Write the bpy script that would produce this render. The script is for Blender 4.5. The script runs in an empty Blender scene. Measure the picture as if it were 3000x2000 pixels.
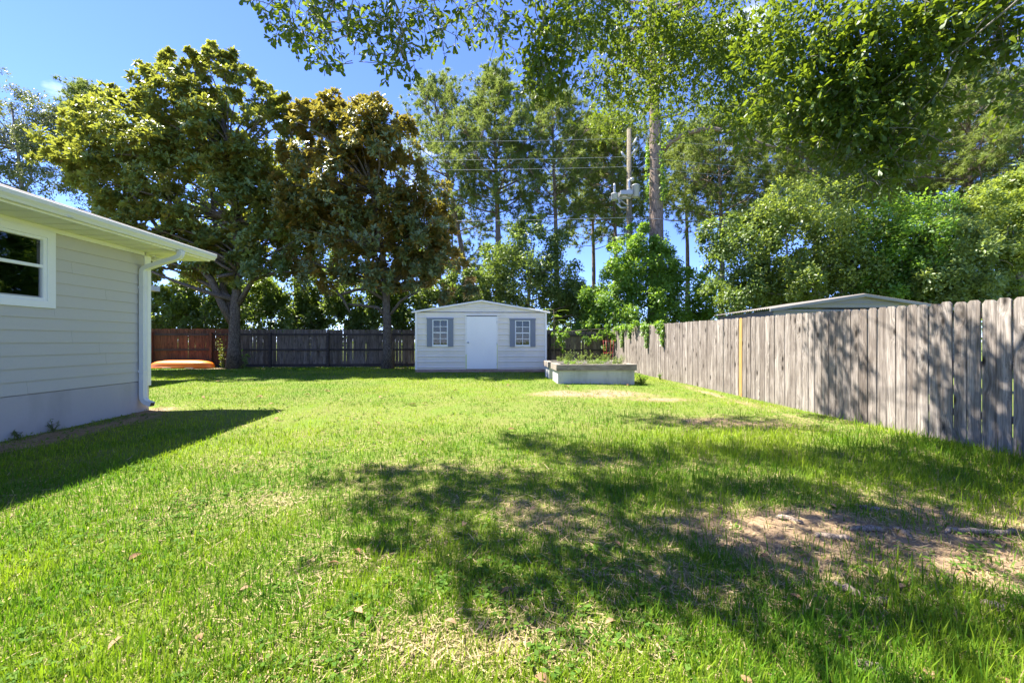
import bpy, math, random
import numpy as np
from mathutils import Vector, Matrix

# ------------------------------------------------------------------ scene, camera, light
S = bpy.context.scene
COL = S.collection
RNG = np.random.default_rng(7)
random.seed(7)
FPX = 1175.0            # focal length in pixels of the 3000 px wide photograph
EYE = 1.33

cam_d = bpy.data.cameras.new('camera')
cam_d.sensor_width = 36.0
cam_d.lens = FPX / 3000 * 36
cam_d.clip_start = 0.05
cam_d.clip_end = 2000
cam = bpy.data.objects.new('camera', cam_d)
COL.objects.link(cam)
cam.location = (0, 0, EYE)
cam.rotation_euler = (math.radians(90), 0, 0)
S.camera = cam

SUN = Vector((-1.82, 0.74, 3.07)).normalized()
w = bpy.data.worlds.new('World')
S.world = w
w.use_nodes = True
wn, wl = w.node_tree.nodes, w.node_tree.links
wn.clear()
wo = wn.new('ShaderNodeOutputWorld')
bg = wn.new('ShaderNodeBackground')
sky = wn.new('ShaderNodeTexSky')
sky.sky_type = 'NISHITA'
sky.sun_disc = False
sky.sun_elevation = math.asin(SUN.z)
sky.sun_rotation = math.atan2(SUN.x, SUN.y)
sky.altitude = 0
sky.air_density = 0.7
sky.dust_density = 0.0
sky.ozone_density = 6.0
bg.inputs['Strength'].default_value = 0.106
# a few small fair-weather clouds, the same all round the sky
tc = wn.new('ShaderNodeTexCoord')
mp = wn.new('ShaderNodeMapping')
mp.inputs['Scale'].default_value = (1.0, 1.0, 1.9)
mp.inputs['Location'].default_value = (1.8205, -1.1751, 0.7697)
cn = wn.new('ShaderNodeTexNoise')
cn.inputs['Scale'].default_value = 3.4
cn.inputs['Detail'].default_value = 7
cn.inputs['Roughness'].default_value = 0.52
cr = wn.new('ShaderNodeMapRange')
cr.inputs['From Min'].default_value = 0.645
cr.inputs['From Max'].default_value = 0.80
mixc = wn.new('ShaderNodeMix')
mixc.data_type = 'RGBA'
mixc.inputs['B'].default_value = (6.6, 6.9, 7.4, 1)
wl.new(tc.outputs['Generated'], mp.inputs['Vector'])
wl.new(mp.outputs['Vector'], cn.inputs['Vector'])
wl.new(cn.outputs['Fac'], cr.inputs['Value'])
wl.new(cr.outputs['Result'], mixc.inputs['Factor'])
tint = wn.new('ShaderNodeMix'); tint.data_type = 'RGBA'; tint.blend_type = 'MULTIPLY'
tint.inputs['Factor'].default_value = 1.0
tint.inputs['B'].default_value = (.70, .70, .98, 1)
wl.new(sky.outputs['Color'], tint.inputs['A'])
wl.new(tint.outputs['Result'], mixc.inputs['A'])
wl.new(mixc.outputs['Result'], bg.inputs['Color'])
wl.new(bg.outputs['Background'], wo.inputs['Surface'])

sun_d = bpy.data.lights.new('sun', 'SUN')
sun_d.energy = 4.7
sun_d.angle = math.radians(0.53)
sun_d.color = (1.0, 0.94, 0.84)
sun = bpy.data.objects.new('sun', sun_d)
COL.objects.link(sun)
sun.rotation_euler = SUN.to_track_quat('Z', 'Y').to_euler()
sun.location = (-20, 8, 34)

S.render.engine = 'CYCLES'
S.view_settings.view_transform = 'Standard'
S.view_settings.look = 'None'
S.view_settings.gamma = 1
S.view_settings.use_curve_mapping = False
S.view_settings.exposure = 2.12
S.cycles.max_bounces = 6
S.cycles.diffuse_bounces = 4
S.cycles.transmission_bounces = 6
S.cycles.transparent_max_bounces = 8

# ------------------------------------------------------------------ helpers
def P(px, py, Z):
    """a photograph pixel at depth Z -> a point of the place"""
    return np.array([(px - 1500) / FPX * Z, Z, EYE + (1000 - py) / FPX * Z])

_tab = np.random.default_rng(3).random((256, 256))
def vnoise(x, y, s=1.0, o=0):
    x = np.asarray(x, float) / s + 17.3 * (o + 1); y = np.asarray(y, float) / s + 9.1 * (o + 1)
    xi = np.floor(x).astype(int); yi = np.floor(y).astype(int)
    fx = x - xi; fy = y - yi
    fx = fx * fx * (3 - 2 * fx); fy = fy * fy * (3 - 2 * fy)
    a = _tab[xi % 256, yi % 256]; b = _tab[(xi + 1) % 256, yi % 256]
    c = _tab[xi % 256, (yi + 1) % 256]; d = _tab[(xi + 1) % 256, (yi + 1) % 256]
    return (a * (1 - fx) + b * fx) * (1 - fy) + (c * (1 - fx) + d * fx) * fy
def fbm(x, y, s=1.0, o=0):
    return (vnoise(x, y, s, o) * .5 + vnoise(x, y, s / 2.1, o + 3) * .28 + vnoise(x, y, s / 4.3, o + 7) * .22)
def sstep(a, b, x):
    t = np.clip((np.asarray(x, float) - a) / (b - a), 0, 1)
    return t * t * (3 - 2 * t)
def ground_z(x, y):
    x = np.asarray(x, float); y = np.asarray(y, float)
    base = .19 * sstep(4, 17, y) * (1 - .45 * sstep(1.5, 5, x))
    und = (vnoise(x, y, 2.3) - .5) * .035 + (vnoise(x, y, .7, 2) - .5) * .012
    near = sstep(60, 25, np.hypot(x, y))
    return base + und * near
def gz(x, y): return float(ground_z(x, y))

def props(o, label=None, cat=None, group=None, kind=None):
    if label: o['label'] = label
    if cat: o['category'] = cat
    if group: o['group'] = group
    if kind: o['kind'] = kind
    return o
def thing(name, loc, rz, label, cat, group=None):
    o = bpy.data.objects.new(name, None)
    o.empty_display_size = .2
    COL.objects.link(o)
    o.location = loc; o.rotation_euler = (0, 0, rz)
    return props(o, label, cat, group)
def link(name, me, mat=None, parent=None, loc=None, rot=None):
    o = bpy.data.objects.new(name, me)
    COL.objects.link(o)
    if mat and not me.materials: me.materials.append(mat)
    if parent: o.parent = parent
    if loc is not None: o.location = loc
    if rot is not None: o.rotation_euler = rot
    return o

class MB:
    """collects boxes, prisms and tubes; build() makes one mesh object"""
    def __init__(s): s.v = []; s.f = []; s.sm = []
    def add(s, vs, fs, smooth=False):
        n = len(s.v); s.v += [tuple(map(float, q)) for q in vs]
        s.f += [tuple(i + n for i in q) for q in fs]; s.sm += [smooth] * len(fs)
        return s
    def box(s, x0, x1, y0, y1, z0, z1, M=None, ch=0.0):
        v = [(x, y, z) for z in (z0, z1) for y in (y0, y1) for x in (x0, x1)]
        if M is not None: v = [tuple(M @ Vector(q)) for q in v]
        return s.add(v, [(0, 2, 3, 1), (4, 5, 7, 6), (0, 1, 5, 4), (2, 6, 7, 3), (0, 4, 6, 2), (1, 3, 7, 5)])
    def prism(s, poly, a, b, axis='y'):
        """poly: 2D outline, extruded from a to b along axis (outline in the two other axes)"""
        n = len(poly)
        def q(p, t):
            return {'y': (p[0], t, p[1]), 'x': (t, p[0], p[1]), 'z': (p[0], p[1], t)}[axis]
        v = [q(p, a) for p in poly] + [q(p, b) for p in poly]
        f = [tuple(range(n))[::-1], tuple(range(n, 2 * n))] + [(i, (i + 1) % n, n + (i + 1) % n, n + i) for i in range(n)]
        return s.add(v, f)
    def tube(s, pts, rad, n=8, cap=True, smooth=True):
        pts = [np.array(p, float) for p in pts]
        if np.isscalar(rad): rad = [rad] * len(pts)
        vs = []; fs = []
        ref = np.array([.31, .77, .21])
        for i, p in enumerate(pts):
            t = pts[min(i + 1, len(pts) - 1)] - pts[max(i - 1, 0)]
            t = t / (np.linalg.norm(t) + 1e-9)
            u = np.cross(t, ref); u /= np.linalg.norm(u) + 1e-9
            w_ = np.cross(t, u)
            for k in range(n):
                a = 2 * math.pi * k / n
                vs.append(p + rad[i] * (math.cos(a) * u + math.sin(a) * w_))
        for i in range(len(pts) - 1):
            for k in range(n):
                fs.append((i * n + k, i * n + (k + 1) % n, (i + 1) * n + (k + 1) % n, (i + 1) * n + k))
        if cap:
            fs.append(tuple(range(n))[::-1]); fs.append(tuple((len(pts) - 1) * n + k for k in range(n)))
        return s.add(vs, fs, smooth)
    def lathe(s, prof, c=(0, 0, 0), n=16):
        vs = []; fs = []
        for r, z in prof:
            for k in range(n):
                a = 2 * math.pi * k / n
                vs.append((c[0] + r * math.cos(a), c[1] + r * math.sin(a), c[2] + z))
        for i in range(len(prof) - 1):
            for k in range(n):
                fs.append((i * n + k, i * n + (k + 1) % n, (i + 1) * n + (k + 1) % n, (i + 1) * n + k))
        fs.append(tuple(range(n))[::-1]); fs.append(tuple((len(prof) - 1) * n + k for k in range(n)))
        return s.add(vs, fs, True)
    def mesh(s, name, mat=None):
        me = bpy.data.meshes.new(name)
        me.from_pydata(s.v, [], s.f)
        if any(s.sm): me.polygons.foreach_set('use_smooth', s.sm)
        if mat: me.materials.append(mat)
        me.update()
        return me
    def build(s, name, mat, parent=None, loc=None, rot=None, bevel=0):
        o = link(name, s.mesh(name, mat), None, parent, loc, rot)
        if bevel:
            m = o.modifiers.new('bevel', 'BEVEL'); m.width = bevel; m.segments = 2; m.limit_method = 'ANGLE'
        return o

def np_mesh(name, V, F, mat, attrs=None, smooth=False):
    """V (n,3); F (m,k) all with k corners; attrs: name -> (n,) floats or (n,3) colours"""
    me = bpy.data.meshes.new(name)
    V = np.ascontiguousarray(V, np.float32); F = np.ascontiguousarray(F, np.int32)
    me.vertices.add(len(V)); me.vertices.foreach_set('co', V.ravel())
    m, k = F.shape
    me.loops.add(m * k); me.loops.foreach_set('vertex_index', F.ravel())
    me.polygons.add(m)
    me.polygons.foreach_set('loop_start', np.arange(0, m * k, k, dtype=np.int32))
    for nme, a in (attrs or {}).items():
        a = np.asarray(a, np.float32)
        if a.ndim == 1:
            at = me.attributes.new(nme, 'FLOAT', 'POINT'); at.data.foreach_set('value', a)
        else:
            at = me.attributes.new(nme, 'FLOAT_COLOR', 'POINT')
            at.data.foreach_set('color', np.concatenate([a, np.ones((len(a), 1), np.float32)], 1).ravel())
    me.update(calc_edges=True)
    if smooth: me.polygons.foreach_set('use_smooth', np.ones(m, bool))
    me.materials.append(mat)
    return me

def nrm(a): return a / (np.linalg.norm(a, axis=-1, keepdims=True) + 1e-9)
def rdir(n): return nrm(RNG.normal(size=(n, 3)))

# ------------------------------------------------------------------ materials
class NT:
    def __init__(s, name):
        s.m = bpy.data.materials.new(name); s.m.use_nodes = True
        s.t = s.m.node_tree; s.n = s.t.nodes; s.l = s.t.links
        s.n.clear()
        s.out = s.n.new('ShaderNodeOutputMaterial')
    def node(s, typ, **kw):
        nd = s.n.new('ShaderNode' + typ)
        for k, v in kw.items():
            if k.startswith('_'): setattr(nd, k[1:], v)
            else:
                key = int(k[1:]) if k[0] == 'i' and k[1:].isdigit() else k.replace('0', ' ')
                s.set(nd.inputs[key], v)
        return nd
    def set(s, sock, v):
        if hasattr(v, 'is_output') or isinstance(v, bpy.types.NodeSocket): s.l.new(v, sock)
        elif isinstance(v, bpy.types.Node): s.l.new(v.outputs[0], sock)
        else: sock.default_value = v
    def mix(s, fac, a, b, blend='MIX'):
        nd = s.n.new('ShaderNodeMix'); nd.data_type = 'RGBA'; nd.blend_type = blend
        s.set(nd.inputs['Factor'], fac)
        s.set(nd.inputs['A'], a if not isinstance(a, tuple) else (*a[:3], 1)); s.set(nd.inputs['B'], b if not isinstance(b, tuple) else (*b[:3], 1))
        return nd.outputs['Result']
    def rng(s, v, a, b, c=0.0, d=1.0):
        nd = s.n.new('ShaderNodeMapRange')
        s.set(nd.inputs['Value'], v)
        for k, q in zip(('From Min', 'From Max', 'To Min', 'To Max'), (a, b, c, d)): nd.inputs[k].default_value = q
        return nd.outputs['Result']
    def noise(s, vec, scale, detail=4, rough=.55, dist=0.0):
        nd = s.n.new('ShaderNodeTexNoise')
        if vec is not None: s.l.new(vec, nd.inputs['Vector'])
        nd.inputs['Scale'].default_value = scale; nd.inputs['Detail'].default_value = detail
        nd.inputs['Roughness'].default_value = rough; nd.inputs['Distortion'].default_value = dist
        return nd.outputs['Fac']
    def coord(s, which='Object', scale=(1, 1, 1), rand=0.0):
        tc_ = s.n.new('ShaderNodeTexCoord'); v = tc_.outputs[which]
        if rand:
            oi = s.n.new('ShaderNodeObjectInfo')
            va = s.n.new('ShaderNodeVectorMath'); va.operation = 'MULTIPLY_ADD'
            cb = s.n.new('ShaderNodeCombineXYZ')
            for i in range(3): s.l.new(oi.outputs['Random'], cb.inputs[i])
            s.l.new(cb.outputs[0], va.inputs[0]); va.inputs[1].default_value = (rand, rand * .73, rand * 1.37)
            s.l.new(v, va.inputs[2]); v = va.outputs[0]
        mp_ = s.n.new('ShaderNodeMapping'); mp_.inputs['Scale'].default_value = scale
        s.l.new(v, mp_.inputs['Vector'])
        return mp_.outputs['Vector']
    def bump(s, h, strength=.3, dist=.01):
        nd = s.n.new('ShaderNodeBump'); nd.inputs['Strength'].default_value = strength
        nd.inputs['Distance'].default_value = dist; s.l.new(h, nd.inputs['Height'])
        return nd.outputs['Normal']
    def pbr(s, col, rough=.6, metal=0.0, spec=.5, normal=None, **kw):
        b = s.n.new('ShaderNodeBsdfPrincipled')
        s.set(b.inputs['Base Color'], (*col[:3], 1) if isinstance(col, tuple) else col)
        s.set(b.inputs['Roughness'], rough); b.inputs['Metallic'].default_value = metal
        b.inputs['Specular IOR Level'].default_value = spec
        if normal is not None: s.l.new(normal, b.inputs['Normal'])
        return b
    def finish(s, sh):
        s.l.new(sh.outputs[0], s.out.inputs['Surface']); return s.m

def painted(name, col, rough=.5, dirt=(.35, .33, .28), amount=.25, scale=3.0, bump=.05, metal=0.0, streak=True):
    t = NT(name)
    v = t.coord('Object', (1, 1, .35 if streak else 1), 3.0)
    n1 = t.noise(v, scale, 6); n2 = t.noise(t.coord('Object', (1, 1, 1), 5.0), scale * 14, 3)
    c = t.mix(t.rng(n1, .5, .8, 0, amount), col, dirt)
    c = t.mix(t.rng(n2, .35, .65, 0, .10), c, tuple(q * .8 for q in col))
    return t.finish(t.pbr(c, rough, metal, .4, t.bump(n2, bump, .004)))

def wood(name, cols, dark, knot=.6, scale=1.0, rough=.85, mottling=.5, vertical=True, light=None):
    """weathered board: long grain, knots, per-board tint"""
    t = NT(name)
    st = (1, 1, .045) if vertical else (.045, 1, 1)
    v = t.coord('Object', st, 21.0)
    vk = t.coord('Object', (5.2, 2.0, 2.1) if vertical else (2.1, 2.0, 5.2), 21.0)
    vo = t.node('TexVoronoi', Scale=1.0, Randomness=1.0); t.l.new(vk, vo.inputs['Vector'])
    kd = vo.outputs['Distance']
    kmask = t.rng(kd, .07, .17, 1, 0)
    kring = t.rng(kd, .10, .46, 1, 0)
    # grain bends round the knots
    dsp = t.n.new('ShaderNodeVectorMath'); dsp.operation = 'MULTIPLY_ADD'
    cb = t.n.new('ShaderNodeCombineXYZ'); t.l.new(kring, cb.inputs[0]); t.l.new(kring, cb.inputs[1])
    t.l.new(cb.outputs[0], dsp.inputs[0]); dsp.inputs[1].default_value = (.05, .03, 0); t.l.new(v, dsp.inputs[2])
    g1 = t.noise(dsp.outputs[0], 58 * scale, 5, .65, .4); g2 = t.noise(dsp.outputs[0], 15 * scale, 4, .6, .5)
    mot = t.noise(t.coord('Object', (1.5, 1.5, .5) if vertical else (.5, 1.5, 1.5), 13.0), 3.2, 5, .6)
    oi = t.n.new('ShaderNodeObjectInfo')
    c = t.mix(oi.outputs['Random'], cols[0], cols[1])
    c = t.mix(t.rng(g2, .38, .68, 0, .75), c, cols[2])
    if light: c = t.mix(t.rng(mot, .52, .75, 0, .55), c, light)
    c = t.mix(t.rng(mot, .50, .28, 0, mottling), c, dark)
    c = t.mix(t.rng(g1, .60, .38, 0, .65), c, dark)
    c = t.mix(t.rng(kring, .35, 1, 0, .35 * knot), c, dark)
    kc = t.n.new('ShaderNodeMath'); kc.operation = 'MULTIPLY'; t.l.new(kmask, kc.inputs[0]); kc.inputs[1].default_value = knot
    c = t.mix(kc.outputs[0], c, tuple(q * .35 for q in dark))
    return t.finish(t.pbr(c, rough, 0, .25, t.bump(g1, .45, .006)))

def leafm(name, top, top2, under, glow, rough=.4, trans=.35, spec=.5, under2=None):
    """leaf: upper face, lower face, light through the blade; tint from the per-leaf value 'rnd'"""
    t = NT(name)
    at = t.n.new('ShaderNodeAttribute'); at.attribute_name = 'rnd'
    r = at.outputs['Fac']
    ge = t.n.new('ShaderNodeNewGeometry')
    up = t.mix(r, top, top2)
    pw = t.n.new('ShaderNodeMath'); pw.operation = 'POWER'; t.l.new(r, pw.inputs[0]); pw.inputs[1].default_value = 2.0
    un = t.mix(pw.outputs[0], under, under2 or under)
    c = t.mix(ge.outputs['Backfacing'], up, un)
    b = t.pbr(c, rough, 0, spec)
    tr = t.n.new('ShaderNodeBsdfTranslucent')
    t.set(tr.inputs['Color'], t.mix(r, glow, tuple(q * .72 for q in glow)))
    mx = t.n.new('ShaderNodeMixShader'); mx.inputs[0].default_value = trans
    t.l.new(b.outputs[0], mx.inputs[1]); t.l.new(tr.outputs[0], mx.inputs[2])
    return t.finish(mx)

def barkm(name, a, b, c, sc=1.0):
    t = NT(name)
    v = t.coord('Object', (1, 1, .3))
    vo = t.node('TexVoronoi', Scale=11.0 * sc, _feature='DISTANCE_TO_EDGE'); t.l.new(v, vo.inputs['Vector'])
    n = t.noise(t.coord('Object', (1, 1, 1)), 5 * sc, 6, .65)
    n2 = t.noise(t.coord('Object', (1, 1, .4)), 30 * sc, 4)
    col = t.mix(t.rng(n, .35, .65), a, b)
    col = t.mix(t.rng(n2, .55, .75, 0, .6), col, c)
    col = t.mix(t.rng(vo.outputs['Distance'], .0, .09, .8, 0), col, tuple(q * .3 for q in a))
    return t.finish(t.pbr(col, .92, 0, .15, t.bump(vo.outputs['Distance'], .6, .03)))

M = {}
M['siding'] = painted('siding_paint', (.53, .50, .43), .55, (.44, .415, .35), .2, 1.5, .12, streak=False)
M['white_trim'] = painted('white_trim_paint', (.84, .84, .79), .45, (.6, .58, .5), .15, 2.0)
M['gutter'] = painted('gutter_paint', (.72, .72, .68), .35, (.52, .5, .45), .22, 2.5)
M['soffit'] = painted('soffit_vinyl', (.74, .75, .68), .5, (.6, .6, .52), .1, 2.0)
M['stucco'] = painted('foundation_render', (.48, .445, .405), .85, (.30, .27, .235), .75, 1.8, .5)
M['shingle'] = painted('roof_shingle', (.14, .13, .12), .9, (.08, .08, .07), .5, 6, .6)
M['shed_metal'] = painted('shed_painted_metal', (.80, .72, .61), .38, (.45, .43, .40), .25, 2.0, .02)
M['shed_trim'] = painted('shed_trim_metal', (.85, .79, .70), .4, (.5, .48, .45), .2, 2.0, .02)
M['door_white'] = painted('door_white_paint', (.90, .85, .77), .4, (.5, .48, .43), .14, 2.2, .02)
M['shutter'] = painted('shutter_blue_grey', (.23, .25, .285), .5, (.25, .27, .3), .25, 3, .03)
M['steel'] = painted('grey_steel', (.42, .43, .44), .4, (.3, .28, .26), .3, 4, .02, .6)
M['black'] = painted('black_metal', (.02, .02, .02), .5, (.03, .03, .03), .1)
M['galv'] = painted('galvanised_grey', (.38, .39, .40), .45, (.35, .35, .35), .3, 4, .02, .2)
M['grey_metal'] = painted('neighbour_metal', (.24, .235, .21), .5, (.22, .21, .2), .3, 2)
M['old_roof'] = painted('old_metal_roof', (.26, .235, .20), .6, (.20, .13, .08), .6, 5, .05)
M['concrete'] = painted('planter_concrete', (.50, .51, .47), .9, (.20, .20, .16), .8, 3.4, .5)
M['yellow_foam'] = painted('yellow_sealant', (.72, .72, .12), .6, (.5, .5, .1), .2)
M['picket'] = wood('weathered_picket', ((.23, .196, .170), (.41, .366, .325), (.17, .139, .117)), (.055, .042, .034), 1.0, light=(.47, .42, .378))
M['picket_new'] = wood('fresh_pine', ((.52, .31, .115), (.52, .31, .115), (.42, .235, .075)), (.28, .14, .04), .6, mottling=.2)
M['picket_dark'] = wood('old_dark_picket', ((.16, .125, .09), (.28, .23, .175), (.10, .077, .055)), (.036, .027, .019), .4, mottling=.7, light=(.30, .26, .21))
M['picket_red'] = wood('red_stained_picket', ((.20, .080, .038), (.25, .105, .05), (.13, .052, .026)), (.045, .02, .012), .4, mottling=.7)
M['rail_dark'] = wood('old_dark_rail', ((.075, .062, .052), (.11, .09, .075), (.05, .04, .034)), (.018, .015, .012), .3, vertical=False)
M['timber'] = wood('weathered_timber', ((.34, .30, .25), (.42, .38, .32), (.24, .2, .165)), (.10, .08, .06), .5, vertical=False, light=(.5, .47, .42))
M['skid'] = wood('shed_floor_joist', ((.50, .35, .28), (.50, .35, .28), (.38, .25, .19)), (.13, .08, .06), .4, vertical=False)
M['pole_wood'] = barkm('pole_wood', (.20, .175, .125), (.16, .14, .10), (.26, .23, .18), 2)
M['bark_pine'] = barkm('pine_bark', (.23, .17, .135), (.30, .225, .18), (.36, .31, .28), .8)
M['bark_mag'] = barkm('magnolia_bark', (.11, .085, .062), (.17, .14, .105), (.32, .31, .25), 1.5)
M['bark_oak'] = barkm('oak_bark', (.20, .185, .165), (.26, .24, .215), (.34, .32, .3), 1.2)
M['twig'] = barkm('twig_bark', (.20, .17, .13), (.16, .13, .10), (.28, .25, .2), 4)
M['root'] = barkm('root_bark', (.23, .18, .135), (.32, .26, .205), (.42, .36, .30), 3)

M['lf_mag'] = leafm('magnolia_leaf', (.080, .145, .048), (.20, .27, .080), (.15, .175, .055), (.52, .56, .06), .40, .30, .5, (.31, .19, .04))
M['lf_mag2'] = leafm('magnolia_leaf_rusty', (.078, .128, .050), (.19, .24, .085), (.18, .16, .058), (.52, .45, .055), .40, .28, .5, (.44, .21, .048))
M['lf_pine'] = leafm('pine_needle', (.105, .165, .034), (.22, .26, .058), (.11, .17, .04), (.40, .50, .085), .55, .34, .4, (.15, .19, .05))
M['lf_oak'] = leafm('oak_leaf', (.036, .085, .014), (.065, .125, .020), (.055, .10, .024), (.32, .43, .024), .45, .35, .35, (.08, .13, .03))
M['lf_dark'] = leafm('dark_vine_leaf', (.055, .105, .026), (.125, .185, .045), (.09, .14, .042), (.36, .50, .055), .45, .34, .5)
M['lf_mid'] = leafm('shrub_leaf', (.085, .145, .030), (.19, .245, .055), (.12, .17, .048), (.50, .62, .07), .45, .38, .5)
M['lf_bright'] = leafm('sapling_leaf', (.080, .175, .024), (.16, .27, .038), (.11, .20, .04), (.40, .64, .045), .42, .42, .5)
M['lf_yellow'] = leafm('pale_leaf', (.11, .18, .04), (.21, .27, .07), (.15, .20, .07), (.42, .52, .08), .42, .35, .5)
M['lf_live'] = leafm('live_oak_leaf', (.07, .10, .034), (.15, .175, .06), (.12, .145, .075), (.32, .37, .08), .40, .28, .5)
M['lf_clover'] = leafm('clover_leaf', (.06, .14, .02), (.13, .22, .035), (.08, .15, .03), (.30, .45, .04), .75, .35, .1)
M['lf_dry'] = leafm('dry_leaf', (.20, .105, .05), (.38, .26, .15), (.28, .18, .11), (.3, .16, .06), .8, .1, .2)

def grass_mat():
    t = NT('grass_blade')
    at = t.n.new('ShaderNodeAttribute'); at.attribute_name = 'col'
    c = at.outputs['Color']
    b = t.pbr(c, .6, 0, .15)
    tr = t.n.new('ShaderNodeBsdfTranslucent')
    t.set(tr.inputs['Color'], t.mix(1.0, c, (1.35, 1.45, .8), 'MULTIPLY'))
    mx = t.n.new('ShaderNodeMixShader'); mx.inputs[0].default_value = .38
    t.l.new(b.outputs[0], mx.inputs[1]); t.l.new(tr.outputs[0], mx.inputs[2])
    return t.finish(mx)
M['grass'] = grass_mat()

def ground_mat():
    t = NT('lawn_soil')
    at = t.n.new('ShaderNodeAttribute'); at.attribute_name = 'bare'
    v = t.coord('Object', (1, 1, 1))
    n1 = t.noise(v, 9, 7, .65); n2 = t.noise(v, 70, 5, .7); n3 = t.noise(v, 1.3, 4)
    thatch = t.mix(t.rng(n2, .35, .65), (.075, .12, .02), (.24, .235, .07))
    thatch = t.mix(t.rng(n3, .4, .65, 0, .6), thatch, (.11, .19, .022))
    soil = t.mix(t.rng(n1, .3, .7), (.25, .165, .10), (.36, .26, .165))
    soil = t.mix(t.rng(n2, .55, .72, 0, .8), soil, (.17, .115, .07))
    # ragged edge between turf and bare soil
    ad = t.n.new('ShaderNodeMath'); ad.operation = 'MULTIPLY_ADD'
    t.l.new(n2, ad.inputs[0]); ad.inputs[1].default_value = .6; t.l.new(at.outputs['Fac'], ad.inputs[2])
    c = t.mix(t.rng(ad.outputs[0], .62, .95), thatch, soil)
    return t.finish(t.pbr(c, .95, 0, .1, t.bump(n2, .8, .02)))
M['ground'] = ground_mat()

def glass_mat(ior):
    t = NT('window_glass')
    tr = t.n.new('ShaderNodeBsdfTransparent'); tr.inputs['Color'].default_value = (.75, .8, .78, 1)
    gl = t.n.new('ShaderNodeBsdfGlossy'); gl.inputs['Roughness'].default_value = .015
    gl.inputs['Color'].default_value = (1, 1, 1, 1)
    nz = t.noise(t.coord('Object', (1, 1, 1)), 2.2, 2)
    bn = t.bump(nz, .08, .02); t.l.new(bn, gl.inputs['Normal'])
    fr = t.n.new('ShaderNodeFresnel'); fr.inputs['IOR'].default_value = ior
    mx = t.n.new('ShaderNodeMixShader')
    t.l.new(fr.outputs[0], mx.inputs[0]); t.l.new(tr.outputs[0], mx.inputs[1]); t.l.new(gl.outputs[0], mx.inputs[2])
    return t.finish(mx)
M['glass'] = glass_mat(1.95); M['glass_shed'] = glass_mat(1.45)
M['unlit_dark'] = painted('painted_unlit_dark', (.05, .05, .048), .9, (.03, .03, .03), .3)  # near-black colour stands in for the unlit space behind the glass
M['blind'] = painted('window_blind', (.55, .55, .50), .7, (.3, .3, .27), .1)
t_ = NT('kayak_plastic')
n_ = t_.noise(t_.coord('Object', (1, 6, 6)), 5, 5)
M['kayak'] = t_.finish(t_.pbr(t_.mix(t_.rng(n_, .5, .75, 0, .35), (.86, .20, .012), (.80, .30, .10)), .38, 0, .45))
M['kayak_rim'] = painted('kayak_rim', (.55, .5, .45), .6)
M['cage'] = painted('red_wire', (.42, .03, .03), .5, (.2, .05, .04), .3)
M["straw"] = leafm("dry_straw", (.46, .36, .20), (.30, .22, .12), (.40, .31, .17), (.3, .22, .1), .8, .15, .2)
# ------------------------------------------------------------------ ground
def bare_amount(x, y):
    """bare soil: the worn patches of the lawn"""
    x = np.asarray(x, float); y = np.asarray(y, float)
    b = np.zeros_like(x)
    for cx, cy, rx, ry, s in ((2.5, 2.7, 1.5, .62, .95), (2.9, 3.4, .9, .35, .6), (2.0, 9.7, 1.7, .8, .72), (3.0, 8.9, 1.3, .4, .55), (3.6, 6.6, 1.6, .55, .55),
                              (-.15, 1.75, .7, .2, .5), (.3, 3.0, 1.0, .45, .42), (-6.3, 5.9, .32, 1.6, .9), (-6.75, 7.4, .4, .5, .8),
                              (1.2, 2.2, .9, .35, .5), (-1.9, 3.4, 1.1, .4, .45), (-.9, 4.2, .8, .3, .4), (1.0, 4.4, .8, .3, .4), (3.6, 2.1, .9, .4, .75),
                              (-12.8, 16.9, 2.6, .5, .8), (-5.2, 16.9, 1.0, .5, .8), (4.9, 9.5, .22, 5, .5), (3.9, 2.9, 1.0, .5, .5)):
        d = ((x - cx) / rx) ** 2 + ((y - cy) / ry) ** 2
        b = np.maximum(b, s * np.exp(-d * .9))
    n = fbm(x, y, .55, 5)
    b = b * (.15 + 1.6 * n) + np.clip(fbm(x, y, 1.1, 9) - .56, 0, 1) * 1.5 * sstep(8, 3, y)
    return np.clip(b, 0, 1)

xs = np.concatenate([[-900, -400, -200, -100, -60, -40, -28, -22], np.arange(-18, 7.01, .13), [9, 12, 16, 22, 30, 45, 70, 120, 250, 500, 900]])
ys = np.concatenate([[-900, -400, -200, -100, -50, -25, -12, -6, -3, -1.5], np.arange(-.5, 19.01, .13), [21, 24, 28, 34, 45, 70, 120, 250, 500, 900]])
gx, gy = np.meshgrid(xs, ys, indexing='xy')
Vg = np.stack([gx.ravel(), gy.ravel(), ground_z(gx, gy).ravel()], 1)
nx_, ny_ = len(xs), len(ys)
ii, jj = np.meshgrid(np.arange(nx_ - 1), np.arange(ny_ - 1), indexing='xy')
a_ = (jj * nx_ + ii).ravel()
Fg = np.stack([a_, a_ + 1, a_ + 1 + nx_, a_ + nx_], 1)
ground = link('ground', np_mesh('ground', Vg, Fg, M['ground'], {'bare': bare_amount(Vg[:, 0], Vg[:, 1])}, True))
props(ground, kind='structure')

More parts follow.
